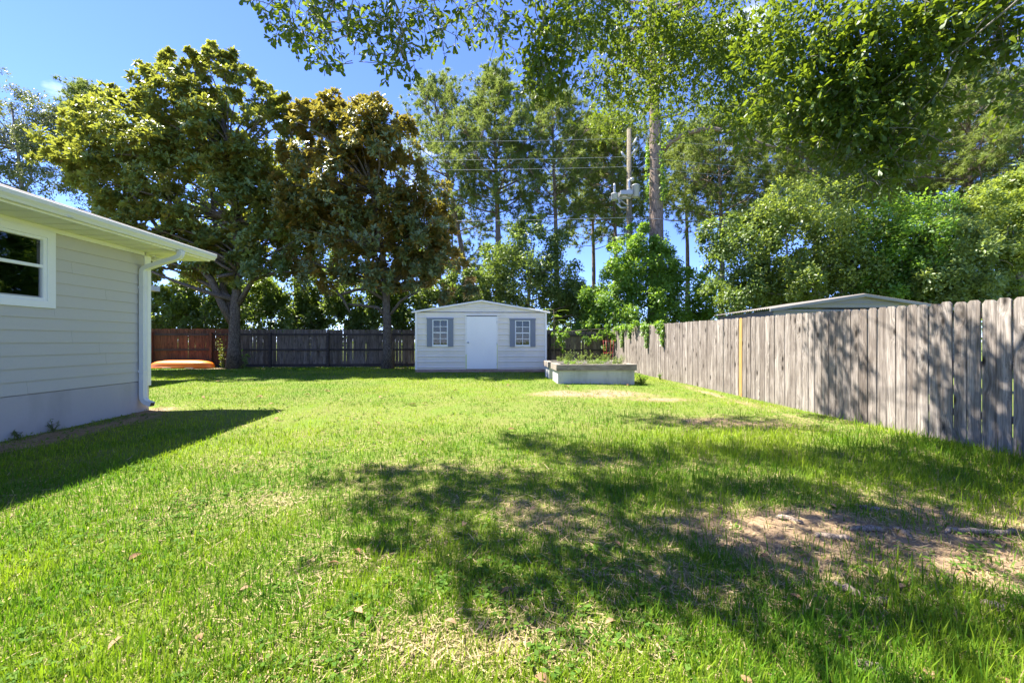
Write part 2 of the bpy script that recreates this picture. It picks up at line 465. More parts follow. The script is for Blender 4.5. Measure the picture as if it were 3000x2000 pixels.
# ------------------------------------------------------------------ house
HA = math.atan2(.061, 1)
house = thing('house', (-6.885, 7.59, 0), HA, 'grey lap-sided house with white gutter and downspout beside the lawn', 'house')
HL = 15.0                                   # the wall runs on past the camera
SB, EX = .60, .178                          # bottom of the siding, exposure
WY0, WY1, WZ0, WZ1 = -3.55, -1.66, 1.815, 2.93   # outer window trim
wall = MB().box(-.25, -.022, -HL, WY0 + .10, .0, 2.99).box(-.25, -.022, WY1 - .10, -.02, .0, 2.99).box(-.25, -.022, WY0 + .10, WY1 - .10, .0, WZ0 + .09).box(-.25, -.022, WY0 + .10, WY1 - .10, 2.84, 2.99).box(-9, -.25, -.25, -.022, 0, 2.99).build('wall', M['stucco'], house)
MB().box(-.03, .012, -HL, .0, -.25, SB - .012).box(-9, -.03, -.03, .012, -.25, SB - .012).build('foundation', M['stucco'], house)
def lap(y0, y1, z0, z1):
    m = MB(); m.prism([(-.02, z0), (.024, z0), (.024, z0 + .004), (.005, z1), (-.02, z1)], y0, y1, 'y')
    return m
k = 0; z = SB
while z < 2.9:
    z1 = min(z + EX + .012, 2.93)
    cuts = [-.112]
    off = [1.9, 3.1, .75, 2.4, 1.3, 2.75][k % 6]
    if k == 3: off = .86
    y = -.112 - off
    while y > -HL: cuts.append(y); y -= 3.66
    cuts.append(-HL)
    for a, b in zip(cuts[:-1], cuts[1:]):
        segs = [(b + .0012, a - .0012)]
        if z1 > WZ0 and z < WZ1:
            segs = [s_ for s0, s1 in segs for s_ in ((s0, min(s1, WY0)), (max(s0, WY1), s1)) if s_[1] - s_[0] > .02]
        for s0, s1 in segs:
            zz = z
            if z < WZ0 < z1 - .03 and False: pass
            lap(s0, s1, zz, z1).build('siding_board', M['siding'], wall)
    if z < WZ0 < z1:      # the course under the sill
        lap(WY0, WY1, z, WZ0).build('siding_board', M['siding'], wall)
    z += EX; k += 1
# far gable side of the same house, plain courses
for q in range(13):
    z0 = SB + q * EX
    MB().prism([(-.02, z0), (.024, z0), (.024, z0 + .004), (.005, min(z0 + EX + .012, 2.93)), (-.02, min(z0 + EX + .012, 2.93))], 0.112, 9, 'y').build('siding_board', M['siding'], wall, rot=(0, 0, math.pi / 2))
MB().box(-.02, .030, -.110, .030, SB - .10, 2.93).build('corner_board', M['white_trim'], house, bevel=.003)
MB().box(-.130, -.02, -.02, .027, SB - .10, 2.93).build('corner_board', M['white_trim'], house, bevel=.003)
MB().box(-.02, .026, -HL, -.112, 2.93, 3.0).build('frieze_board', M['white_trim'], house, bevel=.002)
# window with its trim, two sashes, panes, blind
win = MB().box(-.02, .036, WY1 - .106, WY1, WZ0, WZ1).box(-.02, .036, WY0, WY0 + .106, WZ0, WZ1).box(-.02, .040, WY0 + .106, WY1 - .106, WZ0, WZ0 + .10).box(-.02, .040, WY0 + .106, WY1 - .106, 2.83, WZ1 + .0).build('window', M['white_trim'], house, bevel=.003)
iy0, iy1, iz0, iz1 = WY0 + .106, WY1 - .106, WZ0 + .10, 2.83
f = MB()
f.box(-.06, .020, iy1 - .045, iy1, iz0, iz1).box(-.06, .020, iy0, iy0 + .045, iz0, iz1)
f.box(-.06, .020, iy0 + .045, iy1 - .045, iz0, iz0 + .04).box(-.06, .020, iy0 + .045, iy1 - .045, iz1 - .04, iz1)
f.box(-.06, .024, (iy0 + iy1) / 2 - .03, (iy0 + iy1) / 2 + .03, iz0 + .04, iz1 - .04)
f.build('frame', M['white_trim'], win, bevel=.003)
zm = 2.41
for a, b in ((iy0 + .045, (iy0 + iy1) / 2 - .03), ((iy0 + iy1) / 2 + .03, iy1 - .045)):
    MB().box(-.055, .012, a, b, zm - .022, zm + .022).build('meeting_rail', M['white_trim'], win, bevel=.002)
    MB().box(-.030, -.026, a, b, zm + .022, iz1 - .04).build('pane', M['glass'], win)
    MB().box(-.020, -.016, a + .02, b - .02, iz0 + .06, zm - .022).build('pane', M['glass'], win)
    s_ = MB().box(-.03, -.008, a, a + .02, iz0 + .04, zm - .022).box(-.03, -.008, b - .02, b, iz0 + .04, zm - .022).box(-.03, -.008, a + .02, b - .02, iz0 + .04, iz0 + .06)
    s_.build('screen_frame', M['steel'], win)
    bl = MB(); q = iz0 + .05
    while q < iz1 - .05:
        bl.add([(-.14, a, q), (-.10, a, q + .018), (-.10, b, q + .018), (-.14, b, q)], [(0, 1, 2, 3)]); q += .038
    o = bl.build('blind', M['blind'], win); o['kind'] = 'stuff'
    MB().box(-.215, -.20, a - .03, b + .03, iz0, iz1).build('dark_backing', M['unlit_dark'], win)  # dark sheet in place of the unlit room behind the blind
# eaves: soffit, fascia, gutter, roof
OV, EV, SZ = .68, .68, 3.0
MB().box(.026, OV - .02, -HL, -.02, SZ, SZ + .02).box(-9, OV - .02, -.018, EV - .02, SZ, SZ + .02).build('soffit', M['soffit'], house)
for q in range(int(HL / .30)):      # interlocking soffit panels, shown by their raised seams
    yq = -.1 - q * .30
    MB().box(.03, OV - .022, yq - .008, yq + .008, SZ - .006, SZ - .001).build('soffit_seam', M['soffit'], house)
MB().box(OV - .02, OV, -HL, EV, SZ - .015, SZ + .13).box(-9, OV - .02, EV - .02, EV, SZ - .015, SZ + .13).build('fascia', M['white_trim'], house)
gp = [(OV + .001, 3.125), (OV + .001, 3.01), (OV + .07, 3.01), (OV + .085, 3.04), (OV + .115, 3.075), (OV + .12, 3.125), (OV + .108, 3.135), (OV + .105, 3.12), (OV + .107, 3.082), (OV + .075, 3.045), (OV + .062, 3.02), (OV + .01, 3.02), (OV + .01, 3.125)]
gut = MB().prism(gp, -HL, EV + .02, 'y'); gutter = gut.build('gutter', M['gutter'], house)
MB().prism([(OV + .001, 3.125), (OV + .001, 3.01), (OV + .07, 3.01), (OV + .085, 3.04), (OV + .115, 3.075), (OV + .12, 3.125)], EV + .0205, EV + .024, 'y').build('end_cap', M['gutter'], gutter)
for yq in (-2.2, -5.25): MB().box(OV + .0, OV + .1225, yq - .02, yq + .02, 3.008, 3.011).build('seam_strip', M['gutter'], gutter)
rf = MB()
re, rr = OV + .03, 4.2
tan = 4 / 12
v = [(re, -HL, 3.135), (re, EV + .03, 3.135), (-rr, -HL, 3.135 + (rr + re) * tan), (-rr, EV + .03 - rr - re, 3.135 + (rr + re) * tan), (-2 * rr - re, EV + .03, 3.135), (-2 * rr - re, -HL, 3.135)]
v += [(a, b, c + .03) for a, b, c in v]
rf.add(v, [(0, 2, 3, 1), (1, 3, 4), (2, 5, 4, 3), (6, 7, 9, 8), (7, 10, 9), (8, 9, 10, 11), (0, 1, 7, 6), (1, 4, 10, 7), (4, 5, 11, 10), (5, 2, 8, 11), (2, 0, 6, 8)])
rf.build('roof', M['shingle'], house)
# downspout: a fluted rectangular pipe swept along its path
def sweep(path, hw, hd, y):
    m = MB(); vs = []; fs = []
    n = len(path)
    prof = [(-hw, -hd), (-hw, hd), (-hw * .35, hd), (-hw * .2, hd * .82), (hw * .2, hd * .82), (hw * .35, hd), (hw, hd), (hw, -hd)]
    for i, (px, pz) in enumerate(path):
        ax, az = path[max(i - 1, 0)]; bx, bz = path[min(i + 1, n - 1)]
        tx, tz = bx - ax, bz - az; L = math.hypot(tx, tz); tx /= L; tz /= L
        nx, nz = tz, -tx
        if nx < 0 and abs(nx) > .3 and False: nx, nz = -nx, -nz
        for a, d in prof: vs.append((px + nx * -d, y + a, pz + nz * -d))
    k_ = len(prof)
    for i in range(n - 1):
        for j in range(k_): fs.append((i * k_ + j, i * k_ + (j + 1) % k_, (i + 1) * k_ + (j + 1) % k_, (i + 1) * k_ + j))
    m.add(vs, fs); return m
path = [(.735, 3.012), (.735, 2.97), (.728, 2.93), (.705, 2.895), (.66, 2.872), (.16, 2.70), (.11, 2.675), (.082, 2.64), (.075, 2.59), (.075, .36), (.078, .30), (.095, .25), (.13, .215), (.18, .19), (.235, .172)]
dn = sweep(path, .050, .038, -.20).build('downspout', M['gutter'], house)
MB().box(.225, .233, -.243, -.157, .142, .205).build('outlet', M['black'], dn, rot=None)
for zz in (2.32, .78):
    MB().box(.020, .117, -.253, -.249, zz - .02, zz + .02).box(.020, .117, -.151, -.147, zz - .02, zz + .02).box(.115, .118, -.251, -.149, zz - .02, zz + .02).build('strap', M['gutter'], dn)
# flood light under the far soffit
fl = MB().lathe([(.05, 0), (.05, -.03), (.02, -.04), (.02, -.07)], (-.05, .16, SZ), 12).build('flood_light', M['white_trim'], house)
for s in (-1, 1):
    m = MB().tube([(-.05 + .02 * s, .16, SZ - .06), (-.0 + .05 * s, .20, SZ - .09), (.03 + .07 * s, .25, SZ - .10)], [.025, .045, .05], 10); m.build('lamp_head', M['white_trim'], fl)
# rear wing with its own eave, showing past the corner
MB().box(-14, -4.80, 2.0, 5.05, 0, 2.95).build('rear_wing_wall', M['siding'], house)
MB().box(-14, -4.32, 2, 5.53, 2.95, 2.97).build('rear_wing_soffit', M['soffit'], house)
MB().box(-14, -4.18, 5.53, 5.67, 2.94, 3.09).box(-4.32, -4.18, 2, 5.53, 2.94, 3.09).build('rear_wing_gutter', M['gutter'], house)
MB().add([(-14, 2, 3.09), (-4.2, 2, 3.09), (-4.2, 5.65, 3.09), (-14, 5.65, 3.09), (-14, 3.8, 3.6), (-6, 3.8, 3.6)], [(0, 1, 5, 4), (1, 2, 5), (2, 3, 4, 5), (0, 4, 3), (0, 3, 2, 1)]).build('rear_wing_roof', M['shingle'], house)

# ------------------------------------------------------------------ garden shed
def rib_rows(zlo, zhi, pitch=.204, start=None):
    """z,y breakpoints of horizontally ribbed sheet: flats with paired raised ribs"""
    out = []; base = start if start is not None else zlo
    z = base
    prof = [(.0, 0), (.008, -.028), (.036, -.028), (.044, 0), (.110, 0), (.114, -.009), (.124, -.009), (.128, 0)]
    i = 0
    while z < zhi + pitch:
        for dz, dy in prof: out.append((z + dz, dy))
        z += pitch
    out = [q for q in out if q[0] < zhi]
    pre = [(zlo, 0)] if out[0][0] > zlo + 1e-4 else []
    out = [q for q in out if q[0] >= zlo - 1e-6]
    return pre + out + [(zhi, 0)]
def rib_wall(m, x0f, x1f, zlo, zhi, y, start=None, sgn=1):
    rows = rib_rows(zlo, zhi, start=start)
    for (za, ya), (zb, yb) in zip(rows[:-1], rows[1:]):
        m.add([(x0f(za), y + sgn * ya, za), (x1f(za), y + sgn * ya, za), (x1f(zb), y + sgn * yb, zb), (x0f(zb), y + sgn * yb, zb)], [(0, 1, 2, 3)])
SW, SD, SZ0, SZE, SZP = 4.876, 3.6, .293, 2.42, 2.83
shed = thing('garden_shed', (-3.574, 14.85, 0), math.radians(3.0), 'pale grey ribbed metal garden shed with white door and blue grey shutters', 'shed')
slope = (SZP - SZE) / (SW / 2)
xl = lambda z: 0.0 if z <= SZE else (z - SZE) / slope
xr = lambda z: SW if z <= SZE else SW - (z - SZE) / slope
C_ = lambda c: (lambda z: c)
fw = MB()
dx0, dx1, dz1 = 1.86, 3.04, 2.29
wins = ((.628, 1.192, 1.181, 2.135), (3.697, 4.256, 1.175, 2.12))
cols = [(0, wins[0][0], None), (wins[0][0], wins[0][1], wins[0]), (wins[0][1], dx0, None), (dx0, dx1, 'd'), (dx1, wins[1][0], None), (wins[1][0], wins[1][1], wins[1]), (wins[1][1], SW, None)]
for a, b, o_ in cols:
    if o_ is None: rib_wall(fw, C_(a), C_(b), SZ0, SZE, 0, SZ0 + .06)
    elif o_ == 'd': rib_wall(fw, C_(a), C_(b), dz1, SZE, 0, SZ0 + .06 + .204 * 0)
    else:
        rib_wall(fw, C_(a), C_(b), SZ0, o_[2], 0, SZ0 + .06); rib_wall(fw, C_(a), C_(b), o_[3], SZE, 0, SZ0 + .06)
rib_wall(fw, xl, xr, SZE, SZP - .01, 0, SZ0 + .06)
fwall = fw.build('front_wall', M['shed_metal'], shed)
m = MB()
for xx in (0, SW):
    m.box(min(xx, xx + (.02 if xx == 0 else -.02)), max(xx, xx + (.02 if xx == 0 else -.02)), .022, SD, SZ0, SZE)
m.box(.02, SW - .02, SD - .02, SD, SZ0, SZE)
m.prism([(0, SZE), (SW, SZE), (SW / 2, SZP)], SD - .02, SD, 'y')
m.build('side_and_back_walls', M['shed_metal'], shed)
MB().box(.03, SW - .03, .03, SD - .03, SZ0 + .002, SZ0 + .02).build('floor', M['skid'], shed)
for xx in (-.012, SW - .062):
    MB().box(xx, xx + .074, -.036, .03, SZ0 - .005, SZE - .01).build('corner_trim', M['shed_trim'], shed, bevel=.003)
# roof: two ribbed slopes with overhang
OVR = .13
def roof_side(s):
    m = MB(); xe = -OVR if s < 0 else SW + OVR; xm = SW / 2
    ze = SZE - OVR * slope + .03; zt = SZP + .03
    n = int((SD + .2) / .12)
    vs = []; fs = []
    for i in range(n * 4 + 1):
        y = -.07 + i * (SD + .14) / (n * 4); h = .016 if i % 4 in (1, 2) else 0
        vs += [(xe, y, ze + h), (xm, y, zt + h)]
    for i in range(n * 4): fs.append((2 * i, 2 * i + 1, 2 * i + 3, 2 * i + 2))
    m.add(vs, fs); return m
for s in (-1, 1): roof_side(s).build('roof_panel', M['shed_trim'], shed)
def rake(s):
    xe = -OVR if s < 0 else SW + OVR; xm = SW / 2
    ze = SZE - OVR * slope + .035; zt = SZP + .035; th = .058
    return MB().prism([(xe, ze), (xm, zt), (xm, zt - th), (xe, ze - th)][::(1 if s > 0 else -1)], -.085, -.045, 'y')
for s in (-1, 1): rake(s).build('rake_trim', M['shed_trim'], shed, bevel=.003)
# door
door = MB().box(1.885, 3.012, -.045, -.005, .306, 2.262).build('door', M['door_white'], shed, bevel=.004)
MB().box(1.83, 1.882, -.035, .02, .306, 2.29).box(3.015, 3.062, -.035, .02, .306, 2.29).build('jamb', M['shed_trim'], door, bevel=.002)
MB().box(1.80, 3.105, -.06, .0, 2.292, 2.325).build('drip_cap', M['shed_trim'], door, bevel=.002)
MB().box(1.852, 1.884, -.0375, -.0355, .31, .85).box(3.016, 3.034, -.0375, -.0355, .31, 1.25).build('sealant_strip', M['yellow_foam'], door)
kb = MB().tube([(1.945, -.045, 1.29), (1.945, -.065, 1.29), (1.945, -.075, 1.29), (1.945, -.10, 1.29), (1.945, -.108, 1.29)], [.033, .033, .014, .030, .018], 14)
kb.build('door_knob', M['steel'], door)
for zz in (.5, 1.25, 2.05): MB().tube([(3.012, -.05, zz - .05), (3.012, -.05, zz + .05)], .008, 8).build('hinge', M['steel'], door)
# windows
for x0, x1, z0, z1 in wins:
    wd = MB().box(x0, x0 + .030, -.045, .02, z0, z1).box(x1 - .030, x1, -.045, .02, z0, z1).box(x0 + .03, x1 - .03, -.045, .02, z0, z0 + .03).box(x0 + .03, x1 - .03, -.045, .02, z1 - .03, z1).build('window', M['white_trim'], shed, bevel=.002)
    ax, bx, az, bz = x0 + .03, x1 - .03, z0 + .03, z1 - .03
    MB().box(x0 - .01, x1 + .01, -.05, .0, z0 - .03, z0 - .002).build('sill', M['white_trim'], wd)
    xm = (ax + bx) / 2; zs = [az + (bz - az) * q / 4 for q in range(5)]
    MB().box(xm - .009, xm + .009, -.022, .004, az, bz).build('muntin', M['white_trim'], wd)
    for q in (1, 2, 3):
        h = .009 if q != 2 else .016
        for u0, u1 in ((ax, xm - .009), (xm + .009, bx)): MB().box(u0, u1, -.022 - (.004 if q == 2 else 0), .004, zs[q] - h, zs[q] + h).build('muntin', M['white_trim'], wd)
    for q in range(4):
        for u0, u1 in ((ax, xm - .009), (xm + .009, bx)):
            MB().box(u0, u1, -.006, -.003, zs[q] + .009, zs[q + 1] - .009).build('pane', M['glass_shed'], wd)
    for u0, u1 in ((x0 - .203, x0 - .008), (x1 + .008, x1 + .203)):
        sh = MB().box(u0, u1, -.042, -.029, z0 - .05, z1 + .012)
        for q in range(5):
            uq = u0 + (u1 - u0) * (q + .5) / 5
            sh.box(uq - .009, uq + .009, -.050, -.0425, z0 - .05, z1 + .012)
        sh.build('shutter', M['shutter'], shed, bevel=.002)
    MB().box(x0 - .22, x1 + .22, -.06, -.005, z1 + .014, z1 + .07).build('shutter_header', M['shutter'], shed, bevel=.003)
MB().box(.0, SW, -.02, .02, .185, SZ0 - .006).build('floor_joist', M['skid'], shed, bevel=.004)
for xq in (.35, 2.35, 4.3): MB().box(xq, xq + .12, .03, SD - .03, gz(-3.5 + xq, 16) - .05, .285).build('skid', M['skid'], shed)
# dark sheet and lid added to darken the panes; boxes stored inside
MB().box(.05, SW - .05, .9, .95, SZ0 + .03, SZE - .05).build('added_dark_sheet', M['unlit_dark'], shed)  # added sheet, closes off the bright shed behind the panes
MB().box(.05, SW - .05, .05, .9, SZE - .08, SZE - .05).build('added_dark_lid', M['unlit_dark'], shed)  # added lid, keeps light from above out of the window bay
bk = MB().box(0, .5, 0, .4, 0, .9).box(.55, .95, .05, .4, 0, 1.2).mesh('storage_boxes', M['timber'])
o = link('storage_boxes', bk, None, None, (-2.9, 15.25, .33)); props(o, 'brown storage boxes standing inside the metal garden shed', 'boxes')

# ------------------------------------------------------------------ timber fences
def picket_mesh(name, h, w_=.1385, t=.018, mat=None, chip=0.0, clip=.033):
    m = MB()
    m.prism([(-w_ / 2, 0), (w_ / 2, 0), (w_ / 2, h - clip - chip), (w_ / 2 - clip * .9, h), (-w_ / 2 + clip * .9, h - chip * .5), (-w_ / 2, h - clip)], -t / 2, t / 2, 'y')
    return m.mesh(name, mat)
pk = [picket_mesh('picket', 1.86, .1310 + dw, .019, M['picket'], ch) for dw, ch in ((0, 0), (.001, .006), (-.002, .0), (.0005, .012), (-.001, .003))]
pk_new = picket_mesh('picket', 1.86, .105, .016, M['picket_new'])
fdir = Vector((-.09, 1, 0)).normalized()
fang = math.atan2(fdir.y, fdir.x)
def fence_pt(y): return np.array([5.84 - .09 * (y - 4.6), y])
def fence_top(y): return 1.838 + .128 * min(max((y - 4.6) / 13.6, -.4), 1) ** .9 if y > 4.6 else 1.838
fence = thing('wooden_fence', (5.84, 4.6, 0), 0, 'weathered grey dog-eared picket fence along the lawn, one fresh yellow board in it', 'fence')
s = -3.9
i = 0
rb = random.Random(5)
while True:
    p = Vector((5.84, 4.6, 0)) + fdir * s
    if p.y > 18.45: break
    new = 9.40 < p.y < 9.545
    me = pk_new if new else pk[rb.randrange(5)]
    zt = fence_top(p.y) + rb.uniform(-.010, .010)
    o = link('picket', me, None, fence)
    off = rb.uniform(-.003, .003)
    o.location = (p.x - 5.84 - fdir.y * off, p.y - 4.6, zt - 1.86)
    o.rotation_euler = (rb.uniform(-.003, .003), rb.uniform(-.005, .005), fang + rb.uniform(-.016, .016))
    if new: o['label'] = 'fresh yellow pine board'
    s += .1425 + rb.choice((0, 0, .001, .0015, .003, .005))
    i += 1
for zr in (.35, .98, 1.6):
    m = MB(); a = Vector((5.84, 4.6, 0)) + fdir * -3.9; b = Vector((5.84, 4.6, 0)) + fdir * 13.9
    m.box(-3.95, 13.95, -.058, -.012, zr - .045, zr + .045, Matrix.Rotation(fang, 4, 'Z'))
    m.build('rail', M['timber'], fence, (0, 0, .06))
for q in range(8):
    m = MB().box(q * 2.44 - 3.6, q * 2.44 - 3.51, -.150, -.060, -.1, 1.75, Matrix.Rotation(fang, 4, 'Z'))
    m.build('post', M['timber'], fence)

def back_y(x): return 18 + .061 * (x + 5)
bang = math.atan(.061)
bfence = thing('wooden_fence', (-5, 18, 0), bang, 'dark weathered privacy fence with rails and posts showing behind the magnolias', 'fence')
pb = [picket_mesh('picket', 1.63, .1405 + dw, .016, M['picket_dark'], ch) for dw, ch in ((0, 0), (-.001, .008), (-.003, .02), (.001, .0), (0, .004), (-.009, 0))]
pr = [picket_mesh('picket', 1.65, .138, .016, M['picket_red'], ch) for ch in (0, .008)]
x = -15.6
while x < 9.70:
    wx = -5 + x * math.cos(bang)
    red = -16.6 < wx < -12.35
    me = (pr if red else pb)[rb.randrange(2 if red else 6)]
    o = link('picket', me, None, bfence, (x, rb.uniform(-.002, .002), .235 - .10 * sstep(1.5, 5, wx) + rb.uniform(-.012, .012)), (0, rb.uniform(-.008, .008), 0))
    x += .1422 + rb.choice((0, .0, .0, .001, .003))
zl = .235
for x0 in np.arange(-15.6, 9.6, 2.47):
    x1 = min(x0 + 2.47, 9.72); wx = -5 + x0 + 1.2
    red = wx < -12.4
    dz = -.10 * sstep(1.5, 5, wx)
    mt = M['rail_dark']
    for zr, hh in ((1.40, .045), (.73, .04), (.045, .06)):
        MB().box(x0 + .002, x1 - .002, -.052, -.010, zl + dz + zr - hh, zl + dz + zr + hh).build('rail', mt, bfence)
for q, px_ in enumerate(np.arange(-10.55 - 2.47 * 2, 9.8, 2.47)):
    wx = -5 + px_
    MB().box(px_ - .048, px_ + .048, -.150, -.054, 0, zl + 1.49 - .1 * float(sstep(1.5, 5, wx))).build('post', M['picket_red'] if wx < -12.3 else M['rail_dark'], bfence)

# ------------------------------------------------------------------ raised planters
def planter(loc, wd, dp, hh, cap, label, name='raised_planter'):
    t = thing(name, loc, HA, label, 'planter', None)
    zb = -.12; th = .15
    m = MB().box(0, wd, 0, th, zb, hh - cap).box(0, wd, dp - th, dp, zb, hh - cap).box(0, th, th, dp - th, zb, hh - cap).box(wd - th, wd, th, dp - th, zb, hh - cap)
    m.build('wall', M['concrete'], t)
    ov = .055; bw = .17
    for a in ((-ov, wd + ov, -ov, -ov + bw), (-ov, wd + ov, dp + ov - bw, dp + ov), (-ov, -ov + bw, -ov + bw + .003, dp + ov - bw - .003), (wd + ov - bw, wd + ov, -ov + bw + .003, dp + ov - bw - .003)):
        MB().box(*a, hh - cap + .002, hh).build('cap_board', M['timber'], t, bevel=.006)
    MB().box(th, wd - th, th, dp - th, hh - cap - .15, hh - .07).build('soil', M['ground'], t)
    return t
zp1 = gz(2.3, 11.7)
pl1 = planter((1.318, 11.5, zp1), 2.24, .92, .555, .178, 'pale concrete raised planter with timber cap and low weeds, in front of its twin')
zp2 = gz(2.0, 13)
pl2 = planter((1.187, 12.8, zp2), 2.3, .92, .555, .178, 'pale concrete raised planter nearest the metal garden shed, half hidden behind its twin')

# ------------------------------------------------------------------ kayak, upside down by the fence
ky = thing('kayak', (-13.98, 17.05, gz(-14, 17)), math.radians(2.5), 'orange kayak lying upside down in front of the red stained fence', 'kayak')
nu, nv = 29, 13
V = []; F = []
for i in range(nu):
    u = -1 + 2 * i / (nu - 1); e = max(1 - abs(u) ** 3.2, 0.0) ** .62
    hw = .36 * e + .012; hh = .11 + .19 * max(1 - abs(u) ** 5, 0) ** .5
    zb = .07 * abs(u) ** 3
    for j in range(nv):
        a = math.pi * j / (nv - 1)
        c = math.cos(a); s_ = math.sin(a)
        yy = hw * math.copysign(abs(c) ** .6, c); zz = .05 - zb * .5 + (hh - .03) * s_ ** .62 + (.018 if j == nv // 2 else 0)
        V.append((u * 1.31, yy, zz))
for i in range(nu - 1):
    for j in range(nv - 1): F.append((i * nv + j, (i + 1) * nv + j, (i + 1) * nv + j + 1, i * nv + j + 1))
F.append(tuple(range(nv))); F.append(tuple((nu - 1) * nv + j for j in range(nv))[::-1])
mk = MB(); mk.add(V, F, True); mk.build('hull', M['kayak'], ky)
mr = MB()
pts = []
for i in range(nu):
    u = -1 + 2 * i / (nu - 1); e = max(1 - abs(u) ** 3.2, 0) ** .62
    pts.append((u * 1.31, -(.36 * e + .022), .05 - .035 * abs(u) ** 3))
mr.tube(pts, .018, 6); mr.tube([(a, -b, c) for a, b, c in pts], .018, 6)
mr.build('rim', M['kayak'], ky)
for ux in (-.55, .35): MB().box(ux, ux + .35, -.40, -.385, .02, .045).build('trim_strip', M['kayak_rim'], ky)
for ux in (-1.24, 1.24):
    MB().tube([(ux, -.05, .06), (ux * 1.045, -.03, .03), (ux * 1.045, .03, .03), (ux, .05, .06)], .008, 6).build('carry_handle', M['black'], ky)

# ------------------------------------------------------------------ neighbour's shed behind the right fence
nb = thing('neighbour_shed', (6.84, 10.5, 0), 0, 'dark grey metal shed roof and gable showing over the picket fence', 'shed')
NW, ND, NE, NP = 4.62, 2.75, 2.17, 2.53
m = MB(); sl = (NP - NE) / (NW / 2)
rib_wall(m, C_(0), C_(NW), 0, NE, 0, .06)
rib_wall(m, lambda z: (z - NE) / sl, lambda z: NW - (z - NE) / sl, NE, NP - .005, 0, .06 + .204 * 10)
m.build('gable_wall', M['grey_metal'], nb)
m = MB()
rib_wall(m, C_(0), C_(ND), 0, NE - .02, 0, .06)
m.v = [(.0 + b, a + .001, c) for a, b, c in m.v]
m.build('side_wall', M['grey_metal'], nb)
MB().box(.02, NW, ND, ND + .02, 0, NE).box(NW, NW + .02, 0, ND, 0, NE).build('back_walls', M['grey_metal'], nb)
for s in (-1, 1):
    m = MB(); xe = -.16 if s < 0 else NW + .16; xm = NW / 2; ze = NE - .16 * sl + .03; zt = NP + .03
    vs = []; fs = []; n = 34
    for i in range(n * 4 + 1):
        y = -.09 + i * (ND + .15) / (n * 4); h = .02 if i % 4 in (1, 2) else 0
        vs += [(xe, y, ze + h), (xm, y, zt + h)]
    fs = [(2 * i, 2 * i + 1, 2 * i + 3, 2 * i + 2) for i in range(n * 4)]
    m.add(vs, fs); m.build('roof_panel', M['old_roof'], nb)
    MB().prism([(xe, ze + .0), (xm, zt + .0), (xm, zt - .07), (xe, ze - .07)][::s], -.13, -.10, 'y').build('rake_trim', M['grey_metal'], nb)

# ------------------------------------------------------------------ utility pole and wires
pole = thing('utility_pole', (6.05, 20.7, .1), 0, 'wooden utility pole with grey transformers beside the ivy-clad pine', 'utility pole')
def pz(py, Z=20.7): return EYE + (1000 - py) / FPX * Z - .1
MB().tube([(0, 0, 0), (0, 0, 6), (0, 0, 12.2)], [.17, .145, .115], 14).build('post', M['pole_wood'], pole)
zt = pz(585)
def canister(x, y, z, r, h, bush):
    c = MB().lathe([(r * .85, 0), (r, .03), (r, h - .05), (r * 1.05, h - .04), (r * 1.05, h), (r * .4, h + .06)], (x, y, z), 14).build('transformer', M['galv'], pole)
    if bush:
        prof = [(.05, 0)]
        for q in range(7): prof += [(.075 if q % 2 == 0 else .045, .05 + q * .055)]
        prof += [(.03, .48)]
        MB().lathe(prof, (x, y, z + h + .05), 10).build('bushing', M['steel'], c)
canister(-.85, -.35, zt - .15, .17, .32, True)
canister(-.14, -.45, zt + .02, .13, .32, True)
canister(.22, -.36, zt - .02, .19, .62, False)
MB().box(-1.05, .25, -.20, -.13, zt + .02, zt + .11).box(-.62, .0, -.30, -.20, zt - .05, zt + .02).box(-.62, -.56, -.26, -.2, zt - .28, zt + .28).build('bracket', M['galv'], pole)
MB().box(-.60, .0, -.62, -.28, zt + .06, zt + .26).build('control_box', M['galv'], pole)
MB().tube([(-.56, -.22, zt - .05), (-.1, -.18, zt - .40)], .03, 6).build('brace', M['galv'], pole)
MB().tube([(-.7, -.3, zt - .3), (-.5, -.3, zt - .52), (-.2, -.25, zt - .5)], .05, 8).build('cable_loop', M['steel'], pole)
for xx, yy, zz in ((.12, -.15, pz(455)), (-.16, -.1, pz(470)), (.1, -.2, pz(432))):
    MB().tube([(xx, yy, zz), (xx * 2.2, yy - .1, zz + .16), (xx * 2.9, yy - .14, zz + .34)], [.05, .07, .04], 8).build('insulator', M['steel'], pole)
MB().lathe([(.09, 0), (.12, .08), (.09, .17)], (.08, -.22, pz(536)), 12).build('arrester', M['steel'], pole)
wy = ((408, 476), (462, 540), (491, 574), (640, 674))
names = ('topmost thin overhead power line tied to the utility pole', 'overhead power line, second below the top one on the utility pole', 'overhead power line, third down on the utility pole', 'lowest overhead cable, fixed to the utility pole under its transformers')
for (pl_, pr_), lb in zip(wy, names):
    a = P(500, pl_ - 6, 20.9); b = P(1850, pl_ - 3, 20.55); c = P(3050, pr_, 21.8)
    c2 = c + (c - b) * .6
    pts = []
    for u in np.linspace(0, 1, 18): q = a * (1 - u) + b * u; q[2] -= .35 * 4 * u * (1 - u) * .6; pts.append(q)
    for u in np.linspace(0, 1, 18)[1:]: q = b * (1 - u) + c2 * u; q[2] -= .45 * 4 * u * (1 - u) * .6; pts.append(q)
    o = MB().tube(pts, .008 if pl_ < 600 else .013, 5).build('power_line', M['steel'])
    props(o, lb, 'power line', 'power lines on the utility pole')
